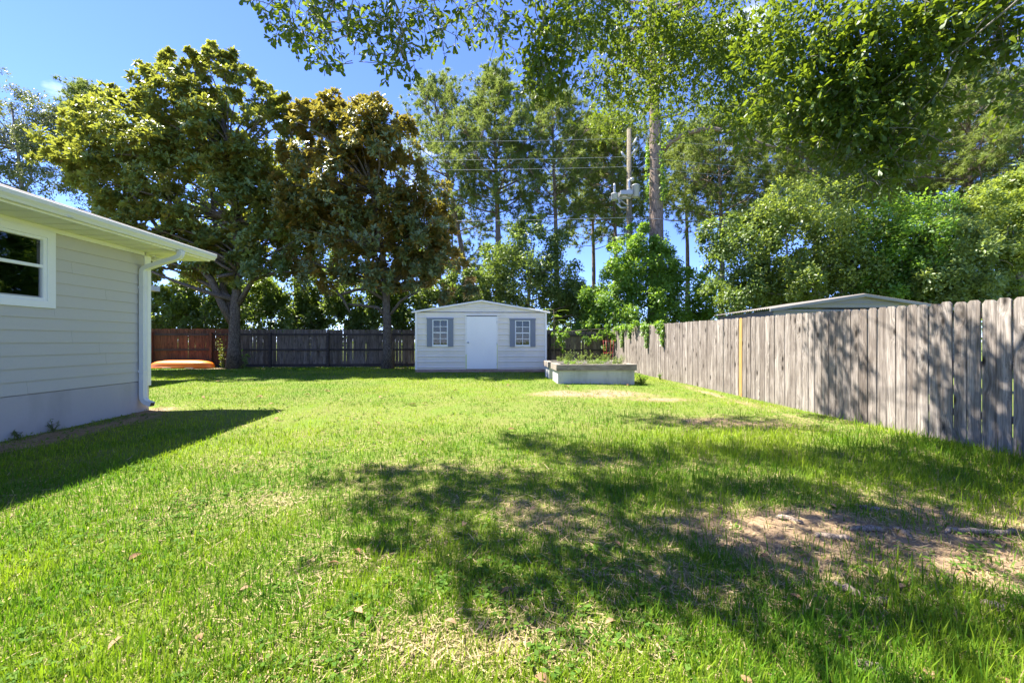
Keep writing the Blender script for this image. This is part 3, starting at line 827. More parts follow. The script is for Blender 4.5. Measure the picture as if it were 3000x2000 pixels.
# ------------------------------------------------------------------ foliage builders
def leaf_geo(Pb, D, N, L, W, rnd, fold=.12, shape='diamond', cup=0.0):
    """arrays of leaves -> V, F, rnd; upper face towards N"""
    n = len(Pb)
    D = nrm(D); N = nrm(N - (N * D).sum(1, keepdims=True) * D); Sd = np.cross(D, N)
    L = L[:, None]; W = W[:, None]
    if shape == 'diamond':
        pos = np.stack([Pb, Pb + D * L * .52 + Sd * W * .5 + N * W * fold, Pb + D * L - N * L * cup, Pb + D * L * .52 - Sd * W * .5 + N * W * fold], 1)
        b = np.arange(n)[:, None] * 4
        F = np.concatenate([b + [0, 1, 2], b + [0, 2, 3]], 1).reshape(-1, 3)
        k = 4
    elif shape == 'spat':      # spatulate oak leaf: narrow stalk, wide rounded tip
        t = [(0, .06), (.62, .40), (.86, .5), (1.0, .22)]
        pos = [Pb]
        for q, w_ in t[1:]: pos.append(Pb + D * L * q + Sd * W * w_ + N * W * fold * w_ - N * L * cup * q * q)
        for q, w_ in t[1:][::-1]: pos.append(Pb + D * L * q - Sd * W * w_ + N * W * fold * w_ - N * L * cup * q * q)
        pos = np.stack(pos, 1); k = 7
        b = np.arange(n)[:, None] * 7
        F = np.concatenate([b + [0, 1, 6], b + [1, 2, 6], b + [2, 5, 6], b + [2, 3, 5], b + [3, 4, 5]], 1).reshape(-1, 3)
    else:                      # needle
        pos = np.stack([Pb - Sd * W * .5, Pb + Sd * W * .5, Pb + D * L - np.array([0, 0, 1.]) * L * cup], 1)
        k = 3; F = np.arange(n * 3).reshape(-1, 3)
    # keep the winding so that the face normal is +N
    V = pos.reshape(-1, 3)
    return V, F, np.repeat(rnd, k)
class Crown:
    def __init__(s): s.V = []; s.F = []; s.R = []; s.n = 0
    def add(s, V, F, R): s.V.append(V); s.F.append(F + s.n); s.R.append(R); s.n += len(V)
    def build(s, name, mat, parent, extra=None):
        V = np.concatenate(s.V); F = np.concatenate(s.F); R = np.concatenate(s.R)
        loc = np.array(parent.location) if parent else np.zeros(3)
        return link(name, np_mesh(name, V - loc, F, mat, {'rnd': R}), None, parent)

def subclumps(blobs, n, rfrac=(.22, .42), inner=.25):
    """blobs: list of (centre, radii). Sub-clump centres spread over the shells, with their outward direction"""
    wgt = np.array([(b[1][0] * b[1][2] + b[1][0] * b[1][1] + b[1][1] * b[1][2]) for b in blobs]); wgt /= wgt.sum()
    C = []; O = []; Rr = []
    for _ in range(n):
        i = RNG.choice(len(blobs), p=wgt); c, r = np.array(blobs[i][0]), np.array(blobs[i][1])
        d = rdir(1)[0]
        if RNG.random() < .15: d[2] = abs(d[2])
        q = RNG.uniform(.60, 1.10) if RNG.random() > inner else RNG.uniform(.1, .6)
        C.append(c + d * r * q); O.append(nrm(d / r)); Rr.append(min(r) * RNG.uniform(*rfrac))
    return np.array(C), np.array(O), np.array(Rr)

def crown_rosettes(blobs, n_clump, n_ros, leaf=.17, nl=8):
    cr = Crown()
    C, O, Rr = subclumps(blobs, n_clump, (.13, .27), .42)
    i = RNG.integers(0, n_clump, n_ros)
    d = nrm(rdir(n_ros) + O[i] * .55 + np.array([0, 0, .35]))
    ctr = C[i] + d * (Rr[i] * RNG.uniform(.5, 1.05, n_ros))[:, None]
    A = nrm(O[i] * .45 + d * .5 + np.array([-.25, .1, .75]) + rdir(n_ros) * .35)
    A = np.repeat(A, nl, 0); ctr = np.repeat(ctr, nl, 0); m = len(A)
    ref = rdir(m); R = nrm(ref - (ref * A).sum(1, keepdims=True) * A)
    th = np.radians(RNG.uniform(35, 112, m))[:, None]
    D = np.cos(th) * A + np.sin(th) * R; N = -np.cos(th) * R + np.sin(th) * A
    L = leaf * RNG.uniform(.7, 1.25, m)
    cr.add(*leaf_geo(ctr + D * .02, D, N, L, L * RNG.uniform(.36, .48, m), np.repeat(RNG.random(n_ros), nl) * .6 + RNG.random(m) * .4, .15, 'diamond', .06))
    return cr, C

def crown_leaves(blobs, n_clump, n_leaf, leaf=.1, asp=.55, rf=(.22, .42), droop=.25, inner=.3, cr=None):
    cr = cr or Crown()
    C, O, Rr = subclumps(blobs, n_clump, rf, inner)
    i = RNG.integers(0, n_clump, n_leaf)
    d = nrm(rdir(n_leaf) + O[i] * .5 + np.array([0, 0, .35]))
    pos = C[i] + d * (Rr[i] * RNG.uniform(.25, 1.08, n_leaf) ** .7)[:, None]
    N = nrm(d * .6 + np.array([0, 0, .7]) + rdir(n_leaf) * .75)
    D = nrm(rdir(n_leaf) + d * .4 - np.array([0, 0, droop]))
    L = leaf * RNG.uniform(.6, 1.4, n_leaf)
    tint = RNG.random(n_clump)
    cr.add(*leaf_geo(pos, D, N, L, L * asp, np.clip(tint[i] * .55 + RNG.random(n_leaf) * .5, 0, 1), .12, 'diamond', .08))
    return cr, C

def blobs_px(lst, Z, dep=.85):
    k = Z / FPX; out = []
    for q in lst:
        px, py, rx, ry = q[:4]; dz = q[4] if len(q) > 4 else 0
        c = P(px, py, Z); c[1] += dz
        out.append((c, (rx * k, max(.35, dep * (rx + ry) / 2 * k), ry * k)))
    return out
def bez(a, b, sag=0.0, n=6, jit=.0, up=0.0):
    a = np.array(a, float); b = np.array(b, float)
    m = (a + b) / 2 + np.array([0, 0, up]) + RNG.normal(size=3) * jit
    t = np.linspace(0, 1, n)[:, None]
    return (1 - t) ** 2 * a + 2 * t * (1 - t) * m + t * t * b
def tree_limbs(m, base, stem, targets, r0, sides=8, rl=.3, jit=.35):
    """stem: main polyline (abs. points) with radii from r0; limbs reach from the stem to targets"""
    stem = np.array(stem, float); n = len(stem)
    rad = [r0 * (1 - .78 * (i / (n - 1))) for i in range(n)]
    rad[0] *= 1.28
    m.tube(stem, rad, sides + 4)
    L = len(targets)
    for tg in targets:
        k = min(n - 2, max(1, int(np.argmin([np.linalg.norm(s_ - tg) + .8 * max(0, s_[2] - tg[2] + .6) for s_ in stem]))))
        r = min(rad[k] * .62, rl)
        m.tube(bez(stem[k], tg, n=7, jit=jit, up=.15), [r * (1 - .13 * q) for q in range(7)], sides)
def make_tree(name, label, cat, base, m, bark, cr, leafmat, group=None):
    t = thing(name, tuple(base), 0, label, cat, group)
    m.v = [tuple(np.array(q) - np.array(base)) for q in m.v]
    m.build('trunk', bark, t)
    cr.build('crown', leafmat, t)
    return t

# ------------------------------------------------------------------ the two magnolias
b1 = blobs_px([(520, 470, 230, 170), (600, 310, 190, 110), (660, 170, 42, 62), (475, 190, 55, 42), (545, 225, 60, 50), (610, 195, 45, 55), (725, 225, 48, 55), (395, 290, 60, 50), (440, 240, 45, 45), (330, 430, 150, 130), (720, 540, 160, 220), (560, 700, 190, 120), (800, 300, 48, 80), (840, 380, 40, 90), (240, 480, 95, 80), (390, 620, 130, 110), (820, 640, 100, 160, .5), (700, 760, 160, 80), (440, 760, 80, 60)], 16.9, .8)
cr, C = crown_rosettes(b1, 760, 11500, .215, 8)
B = np.array([-11.72, 16.9, gz(-11.7, 16.9) - .1])
stem = [B, B + [.02, 0, 1.0], B + [.03, 0, 2.0], P(690, 880, 16.9), P(700, 800, 16.9), P(690, 650, 16.9), P(670, 480, 16.9), P(650, 330, 16.9)]
m = MB()
tree_limbs(m, B, stem, C[RNG.choice(len(C), 90, False)], .255, 8, .10, .5)
m.tube([P(680, 945, 16.9), P(650, 890, 16.8), P(620, 820, 16.7), P(575, 770, 16.6), P(480, 690, 16.5), P(380, 560, 16.4)], [.16, .15, .13, .11, .08, .04], 8)
m.tube([P(690, 930, 16.9), P(655, 850, 17.2), P(640, 740, 17.2), P(620, 560, 17.2)], [.15, .13, .11, .06], 8)
m.tube([P(700, 890, 16.9), P(740, 820, 16.8), P(800, 800, 16.6), P(850, 795, 16.5)], [.11, .09, .06, .03], 8)
m.tube([P(480, 690, 16.5), P(500, 600, 16.4), P(470, 500, 16.4), P(430, 400, 16.4)], [.07, .06, .045, .02], 7)
make_tree('magnolia_tree', 'tall spreading magnolia with dark glossy leaves, forked trunk beside the kayak', 'tree', B, m, M['bark_mag'], cr, M['lf_mag'], 'magnolias by the back fence')

b2 = blobs_px([(1050, 480, 170, 150), (970, 350, 85, 75), (970, 285, 24, 36), (1050, 320, 45, 45), (905, 330, 40, 45), (1100, 330, 40, 40), (1110, 400, 100, 110), (1030, 640, 200, 150), (1200, 640, 105, 160), (870, 600, 60, 120), (1290, 700, 50, 90), (1240, 780, 120, 90), (1340, 850, 70, 36), (920, 690, 90, 150), (1080, 800, 170, 70), (900, 440, 60, 110)], 16.8, .85)
cr, C = crown_rosettes(b2, 620, 9600, .215, 8)
B = np.array([-5.2, 16.8, gz(-5.2, 16.8) - .1])
stem = [B, B + [0, 0, .9], B + [-.02, 0, 1.7], P(1130, 850, 16.8), P(1120, 730, 16.8), P(1090, 560, 16.8), P(1050, 400, 16.8)]
m = MB()
tree_limbs(m, B, stem, C[RNG.choice(len(C), 70, False)], .235, 8, .10, .5)
m.tube([P(1130, 925, 16.8), P(1105, 900, 16.7), P(1070, 896, 16.6), P(1040, 893, 16.5), P(1020, 890, 16.5)], [.09, .075, .06, .05, .03], 8)
m.tube([P(1128, 880, 16.8), P(1075, 845, 16.6), P(1040, 850, 16.5), P(990, 865, 16.4)], [.08, .07, .06, .04], 8)
m.tube([P(1025, 915, 16.3), P(1005, 875, 16.3), P(985, 850, 16.4)], [.04, .05, .04], 8)
m.tube([P(1145, 920, 16.8), P(1175, 880, 16.7), P(1230, 850, 16.6)], [.07, .06, .03], 8)
make_tree('magnolia_tree', 'rounder magnolia with many rusty leaf undersides, pale trunk close to the metal shed', 'tree', B, m, M['bark_mag'], cr, M['lf_mag2'], 'magnolias by the back fence')

# ------------------------------------------------------------------ pines
def pine(px, top, Z, cw, cstart, label, base_px=None, r0=.2, nb=34, dens=1.0, lean=0.0, tuft=.29, leafmat='lf_pine', vine=0):
    bx = base_px if base_px is not None else px
    B = P(bx, 1000, Z); B[2] = gz(B[0], B[1]) - .1
    T = P(px, top, Z)
    n = 9
    stem = [B * (1 - u) + T * u + np.array([math.sin(u * 5) * .12, math.cos(u * 4) * .1, 0]) for u in np.linspace(0, 1, n)]
    stem = np.array(stem)
    m = MB(); m.tube(stem, [r0 * (1.15 if i == 0 else 1 - .85 * i / (n - 1)) for i in range(n)], 12)
    z0 = P(px, cstart + 20, Z)[2]; H = T[2]
    R = cw * Z / FPX
    tp = []; td = []
    nb = int(nb * 1.6)
    for k in range(nb):
        u = (k + RNG.random()) / nb
        z = z0 + (H - z0) * u ** .85
        s_ = (z - B[2]) / (H - B[2]); c = np.array([np.interp(s_, np.linspace(0, 1, n), stem[:, q]) for q in range(3)])
        az = k * 2.4 + RNG.uniform(-.5, .5)
        prof = (np.sin(min(1, (1 - u) * 1.15 + .12) * math.pi * .5) ** .8) * (1.0 if u > .15 else .7 + 2.0 * u)
        Ln = R * prof * RNG.uniform(.55, 1.15) + .25
        el = .15 + .75 * u ** 1.6 + RNG.uniform(-.15, .2)
        d = np.array([math.cos(az) * math.cos(el), math.sin(az) * math.cos(el), math.sin(el)])
        e = c + d * Ln
        path = bez(c, e + np.array([0, 0, .12 * Ln]), n=6, jit=.12 * Ln, up=-.10 * Ln)
        rb_ = max(.018, r0 * .26 * (1 - u * .6) * Ln / R)
        m.tube(path, [rb_ * (1 - .14 * q) for q in range(6)], 5)
        ns = max(4, int(8 * Ln / R * dens) + 3)
        for q in range(ns):
            v_ = RNG.uniform(.35, 1.0); pp = np.array([np.interp(v_, np.linspace(0, 1, 6), path[:, j]) for j in range(3)])
            sd = nrm(d * .7 + rdir(1)[0] * .8 + np.array([0, 0, .35])); sl_ = Ln * RNG.uniform(.18, .42)
            ep = pp + sd * sl_
            m.tube([pp, (pp + ep) / 2 + np.array([0, 0, -.03]), ep], [.016, .012, .008], 3, cap=False)
            for w_ in (1.0, .8):
                qn = 2
                for _ in range(qn):
                    tp.append(pp + sd * sl_ * w_ + RNG.normal(size=3) * .13); td.append(nrm(sd + rdir(1)[0] * .5 + np.array([0, 0, .5])))
        tp.append(path[-1]); td.append(nrm(d + np.array([0, 0, .6])))
    tp = np.array(tp); td = np.array(td)
    nn = 24
    i = np.repeat(np.arange(len(tp)), nn); mN = len(i)
    D = nrm(rdir(mN) * 1.0 + td[i] * .75)
    L = tuft * RNG.uniform(.7, 1.15, mN)
    cr = Crown()
    tint = RNG.random(len(tp))
    cr.add(*leaf_geo(tp[i] + td[i] * RNG.uniform(-.06, .05, mN)[:, None], D, nrm(rdir(mN) + np.array([0, 0, .8])), L, np.full(mN, .027 * Z / 22), np.clip(tint[i] * .6 + RNG.random(mN) * .5, 0, 1), 0, 'needle', .18))
    t = make_tree('pine_tree', label, 'tree', B, m, M['bark_pine'], cr, M[leafmat], 'pines beyond the fences')
    if vine:
        zz0, zz1, dens_, rr_ = vine
        nv_ = int(dens_)
        z = RNG.uniform(zz0, zz1, nv_); s_ = (z - B[2]) / (H - B[2])
        c = np.stack([np.interp(s_, np.linspace(0, 1, n), stem[:, q]) for q in range(3)], 1)
        a = RNG.uniform(0, 2 * math.pi, nv_); lump = .6 + .9 * vnoise(z * 1.3, a, .8, 4)
        rad_ = r0 * (1 - .85 * s_) + rr_ * lump * RNG.uniform(.3, 1, nv_)
        o_ = np.stack([np.cos(a), np.sin(a), np.zeros(nv_)], 1)
        cv = Crown(); Lv = .11 * RNG.uniform(.6, 1.3, nv_)
        keep = (fbm(z, a * .8, 1.6, 6) > .50) & (np.sin(a - 2.5) < .75)
        cv.add(*leaf_geo((c + o_ * rad_[:, None])[keep], (rdir(nv_) - [0, 0, .6])[keep], (o_ + rdir(nv_) * .5 + [0, 0, .5])[keep], Lv[keep], (Lv * .75)[keep], RNG.random(nv_)[keep], .1))
        cv.build('climbing_ivy', M['lf_bright'], t)
    return t
pine(1275, 272, 27, 125, 660, 'pine with open crown rising between the rusty magnolia and the dense pine', r0=.24, nb=40, base_px=1400)
pine(1455, 242, 25, 120, 640, 'dense tall pine with vine-wrapped trunk rising behind the shed roof peak', r0=.27, nb=46, dens=1.35, vine=(1.5, 11, 5200, .45))
pine(1625, 292, 24, 112, 660, 'slender pine with bare pale trunk rising behind the right end of the metal shed', r0=.21, nb=38, dens=1.1)
pine(1735, 370, 29, 120, 720, 'thin pine with bare lower trunk just left of the utility pole', r0=.2, nb=34)
pine(1905, -330, 21, 210, 330, 'thick ivy-clad pine with long arching limbs beside the utility pole', base_px=1922, r0=.47, nb=26, dens=.9, vine=(5, 13.5, 9500, .24))
pine(2110, 365, 24, 125, 690, 'vine-hung pine with leafy clumps right of the ivy-clad pine', r0=.22, nb=34, vine=(1, 10.5, 6500, .5))
pine(2385, 300, 20.5, 130, 660, 'bushy light green pine standing behind the eave of the dark neighbour shed', r0=.24, nb=40, dens=1.3, tuft=.3)
pine(2590, 300, 25, 120, 640, 'pine with dark bare trunk beyond the gable of the neighbour shed', r0=.25, nb=34)
pine(2835, 235, 21, 150, 640, 'broad-crowned tall pine with brown trunk beyond the right fence', r0=.27, nb=42, dens=1.2)
pine(2990, 300, 20, 150, 640, 'pine with reddish ivy-spotted trunk at the end of the tree line beyond the right fence', r0=.22, nb=34)
pine(1800, 390, 25.0, 115, 680, 'bushy pine whose crown fills in behind the utility pole', r0=.2, nb=40, dens=1.2)
pine(2010, 400, 27, 95, 640, 'far pine showing through beneath the arching limb of the ivy-clad pine', r0=.2, nb=30)
pine(2245, 310, 26, 120, 650, 'full pine between the vine-hung pine and the bushy light green pine', r0=.22, nb=40, dens=1.2)
pine(2470, 300, 24, 110, 640, 'pine crown close behind the bushy light green pine', r0=.22, nb=34)
pine(2715, 260, 25.5, 130, 640, 'full green pine between the dark bare trunk and the broad-crowned pine', r0=.22, nb=40, dens=1.1)
pine(275, 275, 30, 60, 420, 'far pine whose dark tip shows between the live oak and the big magnolia', r0=.2, nb=26)
pine(1330, 640, 30, 110, 900, 'short bushy pine growing low between the rusty magnolia and the dense pine', r0=.15, nb=26)
# arching limb of the thick pine
tp = [o for o in bpy.data.objects if o.get('label', '').startswith('thick ivy-clad')][0]
m = MB()
L_ = np.array(tp.location)
m.tube([P(1940, 445, 21) - L_, P(1965, 415, 20.8) - L_, P(2010, 390, 20.6) - L_, P(2080, 375, 20.4) - L_, P(2170, 395, 20.2) - L_, P(2240, 425, 20) - L_, P(2330, 440, 20) - L_], [.15, .14, .125, .11, .09, .07, .03], 8)
m.build('limb', M['bark_pine'], tp); m = MB()
m.tube([P(1935, 110, 21) - L_, P(1890, 85, 20.8) - L_, P(1840, 82, 20.6) - L_, P(1790, 95, 20.5) - L_], [.13, .11, .08, .05], 8)
m.build('limb', M['bark_pine'], tp)

# ------------------------------------------------------------------ broadleaf trees and shrubs
def bush(name, label, cat, blobs, base, n_clump, n_leaf, leafmat, leaf=.11, group=None, r0=.08, nlimb=10, bark='twig', asp=.55, rf=(.22, .42), inner=.3, stems=1, jit=.3):
    cr, C = crown_leaves(blobs, n_clump, n_leaf, leaf, asp, rf, .25, inner)
    base = np.array(base, float)
    m = MB(); top = C[np.argmax(C[:, 2])]; mid = C.mean(0)
    for q in range(stems):
        b_ = base + (np.array([RNG.uniform(-.5, .5), RNG.uniform(-.3, .3), 0]) if q else 0)
        end = top if q == 0 else C[RNG.integers(len(C))]
        stem = bez(b_, mid * .35 + end * .65, n=7, jit=.25)
        tree_limbs(m, b_, stem, C[RNG.choice(len(C), min(nlimb, len(C)), False)], r0, 6, r0 * .5, jit)
    return make_tree(name, label, cat, base, m, M[bark], cr, M[leafmat], group)
def gb(px, Z):
    b = P(px, 1000, Z); return (b[0], b[1], gz(b[0], b[1]) - .08)
# young bright tree at the fence corner
bush('young_tree', 'young bright green tree spreading over the corner of the two fences', 'tree',
     blobs_px([(1850, 770, 60, 80), (1790, 800, 45, 55), (1750, 870, 50, 50), (1910, 810, 70, 80), (1830, 900, 110, 70), (1975, 830, 55, 60), (1870, 695, 28, 45), (1930, 740, 36, 40), (1730, 930, 50, 45), (2030, 870, 60, 60), (2060, 940, 55, 45), (1960, 920, 90, 60), (1735, 970, 45, 36), (1800, 730, 26, 36)], 19.8, .9), gb(1870, 19.9), 260, 50000, 'lf_bright', .125, None, .10, 16, rf=(.30, .56))
bush('vine_mound', 'dark vine-smothered tree standing behind the metal shed', 'tree',
     blobs_px([(1540, 800, 110, 110), (1470, 760, 70, 100), (1600, 720, 60, 70), (1640, 880, 90, 90), (1500, 900, 110, 80), (1560, 660, 50, 40), (1420, 880, 60, 90)], 21.5, .9), gb(1545, 21.6), 170, 32000, 'lf_dark', .15, None, .16, 12, 'bark_pine', rf=(.28, .5))
bush('vine_mound', 'low dark leafy mound between the slender pine and the young bright tree', 'shrub',
     blobs_px([(1690, 900, 60, 60), (1730, 935, 60, 60), (1650, 930, 60, 55)], 23, .9), gb(1690, 23), 40, 7000, 'lf_dark', .17, None, .08, 8)
# dark understory along the back fence, plant by plant
us = [(470, 880, 110, 100, 'lf_mid', 'pale green shrub behind the red stained fence and kayak', 19.4), (620, 870, 120, 120, 'lf_dark', 'dark tangled shrub behind the forked magnolia trunk', 19.6), (790, 880, 130, 110, 'lf_dark', 'dark leafy shrub behind the fence midway between the two magnolia trunks', 19.5),
      (930, 890, 120, 100, 'lf_dark', 'dark green shrub behind the fence just before the pale magnolia trunk', 19.5), (1080, 880, 110, 105, 'lf_dark', 'glossy dark shrub directly behind the pale magnolia trunk', 19.6), (1220, 880, 110, 110, 'lf_dark', 'dark shrub beyond the fence where it meets the metal shed', 19.6), (1350, 870, 80, 120, 'lf_dark', 'dark shrub rising behind the left roof slope of the metal shed', 20.6)]
for px, py, rx, ry, mt, lb, Z in us:
    bush('understory_shrub', lb, 'shrub', blobs_px([(px, py, rx * .75, ry * .8), (px - rx * .5, py + 20, rx * .5, ry * .75), (px + rx * .5, py + 10, rx * .5, ry * .8), (px, py + 70, rx * 1.1, ry * .6)], Z, .9), gb(px, Z), 80, 12500, mt, .155, 'shrubs behind the back fence', .07, 9, stems=2)
bush('background_tree', 'tall dark broadleaf tree filling the gap behind the two magnolias', 'tree', blobs_px([(860, 560, 130, 180), (760, 700, 150, 150), (960, 720, 130, 130), (1180, 760, 110, 120), (600, 720, 130, 130)], 23.5, .6), gb(860, 23.5), 140, 22000, 'lf_dark', .20, None, .2, 14, 'bark_mag')
# sparse live oak behind the house
bush('live_oak', 'airy grey-green live oak rising behind the house roof', 'tree',
     blobs_px([(60, 330, 110, 100), (180, 380, 90, 100), (40, 500, 120, 100), (190, 540, 110, 90), (100, 440, 110, 110), (300, 330, 60, 60), (-80, 400, 120, 150), (330, 560, 80, 70), (120, 640, 150, 70)], 21, .8), gb(110, 21), 300, 40000, 'lf_live', .11, None, .16, 46, 'bark_oak', .5, (.16, .32), .35, jit=.6)
# hedge-like row of trees beyond the right fence, tree by tree
rt = [([(2190, 740, 110, 120), (2120, 700, 60, 70), (2140, 860, 90, 80), (2230, 680, 70, 70), (2230, 880, 90, 60)], 17.6, 'lf_dark', 'dark broadleaf tree next to the young bright tree, behind the right fence'),
      ([(2330, 670, 110, 140), (2290, 820, 100, 90), (2390, 800, 90, 100), (2330, 900, 120, 50)], 16.8, 'lf_mid', 'mid green broadleaf tree behind the eave of the neighbour shed'),
      ([(2490, 680, 100, 120), (2470, 820, 110, 90), (2540, 780, 80, 110), (2490, 900, 120, 50)], 16.6, 'lf_mid', 'leafy tree with pale thin trunk behind the gable peak of the neighbour shed'),
      ([(2640, 700, 120, 120), (2620, 830, 120, 80), (2700, 790, 90, 100), (2640, 905, 120, 50)], 16.0, 'lf_bright', 'sunlit bright green tree behind the right slope of the neighbour shed'),
      ([(2790, 750, 90, 95), (2800, 840, 100, 70), (2740, 850, 80, 60)], 15.0, 'lf_yellow', 'yellow-green sunlit shrub tree beyond the grey picket fence'),
      ([(2930, 780, 100, 130), (2990, 700, 80, 90), (2880, 860, 90, 60), (2980, 880, 80, 60)], 15.5, 'lf_mid', 'mid green tree beyond the fence, past the yellow-green shrub tree'),
      ([(2900, 640, 90, 80), (3040, 600, 120, 120)], 17.5, 'lf_mid', 'loose leafy treetop around the brown trunk of the broad-crowned pine')]
for bl, Z, mt, lb in rt:
    px = bl[0][0]
    bush('broadleaf_tree', lb, 'tree', blobs_px(bl, Z, .9), gb(px, Z), 130, 19000, mt, .135, 'broadleaf trees beyond the right fence', .09, 12, 'bark_oak', rf=(.24, .46))
bush('background_tree', 'deep shaded row of dark foliage far behind the neighbour shed', 'tree', blobs_px([(2200, 850, 150, 90), (2450, 840, 160, 100), (2700, 830, 160, 110), (2950, 820, 160, 120)], 23, .5), gb(2550, 23), 100, 14000, 'lf_dark', .22, None, .15, 10, 'bark_oak')

# far woodland closing the view
n = 13000
x = RNG.uniform(-60, 62, n); y = RNG.uniform(33, 42, n); top = 2.2 + 2.4 * fbm(x, y * 0, 6, 3) + 1.5 * vnoise(x, y, 2.0, 5)
cr = Crown(); L = .42 * RNG.uniform(.6, 1.3, n)
cr.add(*leaf_geo(np.stack([x, y, .2 + RNG.random(n) ** .8 * top], 1), rdir(n), rdir(n) * .7 + [0, -.4, .7], L, L * .6, RNG.random(n), .1))
o = cr.build('woodland', M['lf_dark'], None); props(o, 'far low woodland closing the view behind the trees', 'woodland', kind='stuff')

# climbing vine over the fence corner
vine = thing('climbing_vine', (4.0, 18.1, .15), 0, 'green vine tumbling over the corner where the dark and grey fences meet', 'vine')
cr, C = crown_leaves(blobs_px([(1655, 985, 40, 26), (1640, 1000, 30, 45), (1700, 960, 30, 20)], 17.95, .35) + blobs_px([(1790, 975, 60, 32), (1745, 985, 45, 35)], 18.15, .35), 40, 2200, .08, .7)
crown_leaves([((fence_pt(y)[0] - .06, y, fence_top(y) - dz), (.12, .35, .16)) for y, dz in ((17.6, .05), (16.6, .08), (15.6, .03), (14.6, .05), (13.7, .02))], 40, 1500, .075, .7, (.5, .9), cr=cr)
for y, ln in ((14.55, .85), (13.35, .75), (14.9, .4), (17.0, .9), (13.6, .35), (16.2, .5)):
    n = int(ln * 260)
    u = RNG.random(n) ** 1.1; x0, y0 = fence_pt(y)
    pos = np.stack([x0 - .03 - RNG.random(n) * .08, y + RNG.normal(size=n) * .07 * (1.2 - u), fence_top(y) + .02 - u * ln], 1)
    L = .075 * RNG.uniform(.6, 1.3, n)
    cr.add(*leaf_geo(pos, rdir(n) - [0, 0, .8], rdir(n) * .5 + [-.8, -.2, .5], L, L * .75, RNG.random(n), .1))
m = MB()
for y, ln in ((14.55, .85), (13.35, .75), (17.0, .9)):
    x0, _ = fence_pt(y); m.tube([(x0 + .03 - 4, y - 18.1, fence_top(y) + .02 - .15), (x0 - .04 - 4, y - 18.1, fence_top(y) - .12), (x0 - .03 - 4, y + .02 - 18.1, fence_top(y) - ln - .15)], .006, 5)
m.tube([(.45, .05, -.02), (.4, -.05, .9), (.2, -.1, 1.75), (-.8, -.1, 1.7), (-1.6, -.15, 1.6)], [.03, .025, .02, .015, .01], 6)
m.build('stem', M['twig'], vine)
cr.build('foliage', M['lf_bright'], vine)

# ------------------------------------------------------------------ smaller plants
def weed(loc, h, ns, spread, label, cat='plant', group=None, leaf=.05, mat='lf_bright', per=14, name='weed_plant'):
    t = thing(name, loc, 0, label, cat, group)
    m = MB(); cr = Crown(); loc = np.array(loc)
    for q in range(ns):
        a = RNG.uniform(0, 2 * math.pi); hh = h * RNG.uniform(.55, 1.05)
        tip = np.array([math.cos(a) * spread * RNG.uniform(.3, 1), math.sin(a) * spread * RNG.uniform(.3, 1), hh])
        b0 = np.array([RNG.uniform(-.3, .3) * spread, RNG.uniform(-.3, .3) * spread, -.02])
        path = bez(b0, tip, n=6, jit=.06 * h, up=.08 * h)
        m.tube(path, [.005, .0045, .004, .0035, .003, .002], 4, cap=False)
        u = RNG.uniform(.12, 1, per); pos = np.stack([np.interp(u, np.linspace(0, 1, 6), path[:, j]) for j in range(3)], 1) + loc
        D = nrm(rdir(per) * [1, 1, .4] + [0, 0, .25]); L = leaf * RNG.uniform(.6, 1.3, per)
        cr.add(*leaf_geo(pos, D, rdir(per) * .4 + [0, 0, 1], L, L * .5, RNG.random(per), .1, 'diamond', .1))
    m.build('stem', M['lf_mid'], t); cr.build('leaves', M[mat], t)
    return t
zs1 = zp1 + .485; zs2 = zp2 + .485
hx = lambda loc, u, v: (loc[0] + u * math.cos(HA) - v * math.sin(HA), loc[1] + u * math.sin(HA) + v * math.cos(HA))
for q, (u, v, h) in enumerate(((.35, .3, .18), (.7, .5, .16), (1.05, .35, .2), (1.4, .55, .22), (1.75, .4, .24), (1.95, .6, .34), (.5, .7, .2), (1.2, .65, .2))):
    x, y = hx((1.318, 11.5), u, v)
    weed((x, y, zs1), h, 16, .28, 'low green weeds sprouting in the front raised planter', 'plant', 'weeds in the front planter', .045, 'lf_yellow' if q % 3 else 'lf_bright')
for q, (u, v, h) in enumerate(((.45, .5, .26), (.75, .6, .45), (1.1, .45, .34), (1.45, .6, .45), (1.8, .5, .34), (2.05, .6, .38))):
    x, y = hx((1.187, 12.8), u, v)
    weed((x, y, zs2), h, 11, .26, 'tall seedy weeds standing in the rear raised planter', 'plant', 'weeds in the rear planter', .05, 'lf_yellow', 16)
# sapling with long compound leaves by the shed corner
x, y = P(1622, 1000, 15.6)[:2]
sap = thing('sapling', (x, y, gz(x, y)), 0, 'thin sapling with long pinnate leaves at the right corner of the metal shed', 'sapling')
m = MB(); cr = Crown(); z0 = gz(x, y)
m.tube([(0, 0, 0), (.03, 0, 1.3), (.0, 0, 2.35)], [.02, .015, .006], 6)
for q in range(15):
    zz = 1.35 + q * .072; a = q * 2.4; L0 = .55 * RNG.uniform(.7, 1.1)
    d = np.array([math.cos(a), math.sin(a), .35]); e = np.array([0, 0, zz]) + d * L0
    path = bez((.015, 0, zz), e - [0, 0, .12], n=6, up=.1); m.tube(path, .004, 4, cap=False)
    for u in np.linspace(.25, 1, 8):
        p_ = np.array([np.interp(u, np.linspace(0, 1, 6), path[:, j]) for j in range(3)]) + [x, y, z0]
        sd = nrm(np.cross(d, [0, 0, 1.]))
        for s_ in (-1, 1):
            cr.add(*leaf_geo(p_[None], (sd * s_ + d * .5 - [0, 0, .15])[None], np.array([[0, 0, 1.]]), np.array([.13]), np.array([.045]), RNG.random(1), .1))
m.build('stem', M['twig'], sap); cr.build('leaves', M['lf_bright'], sap)
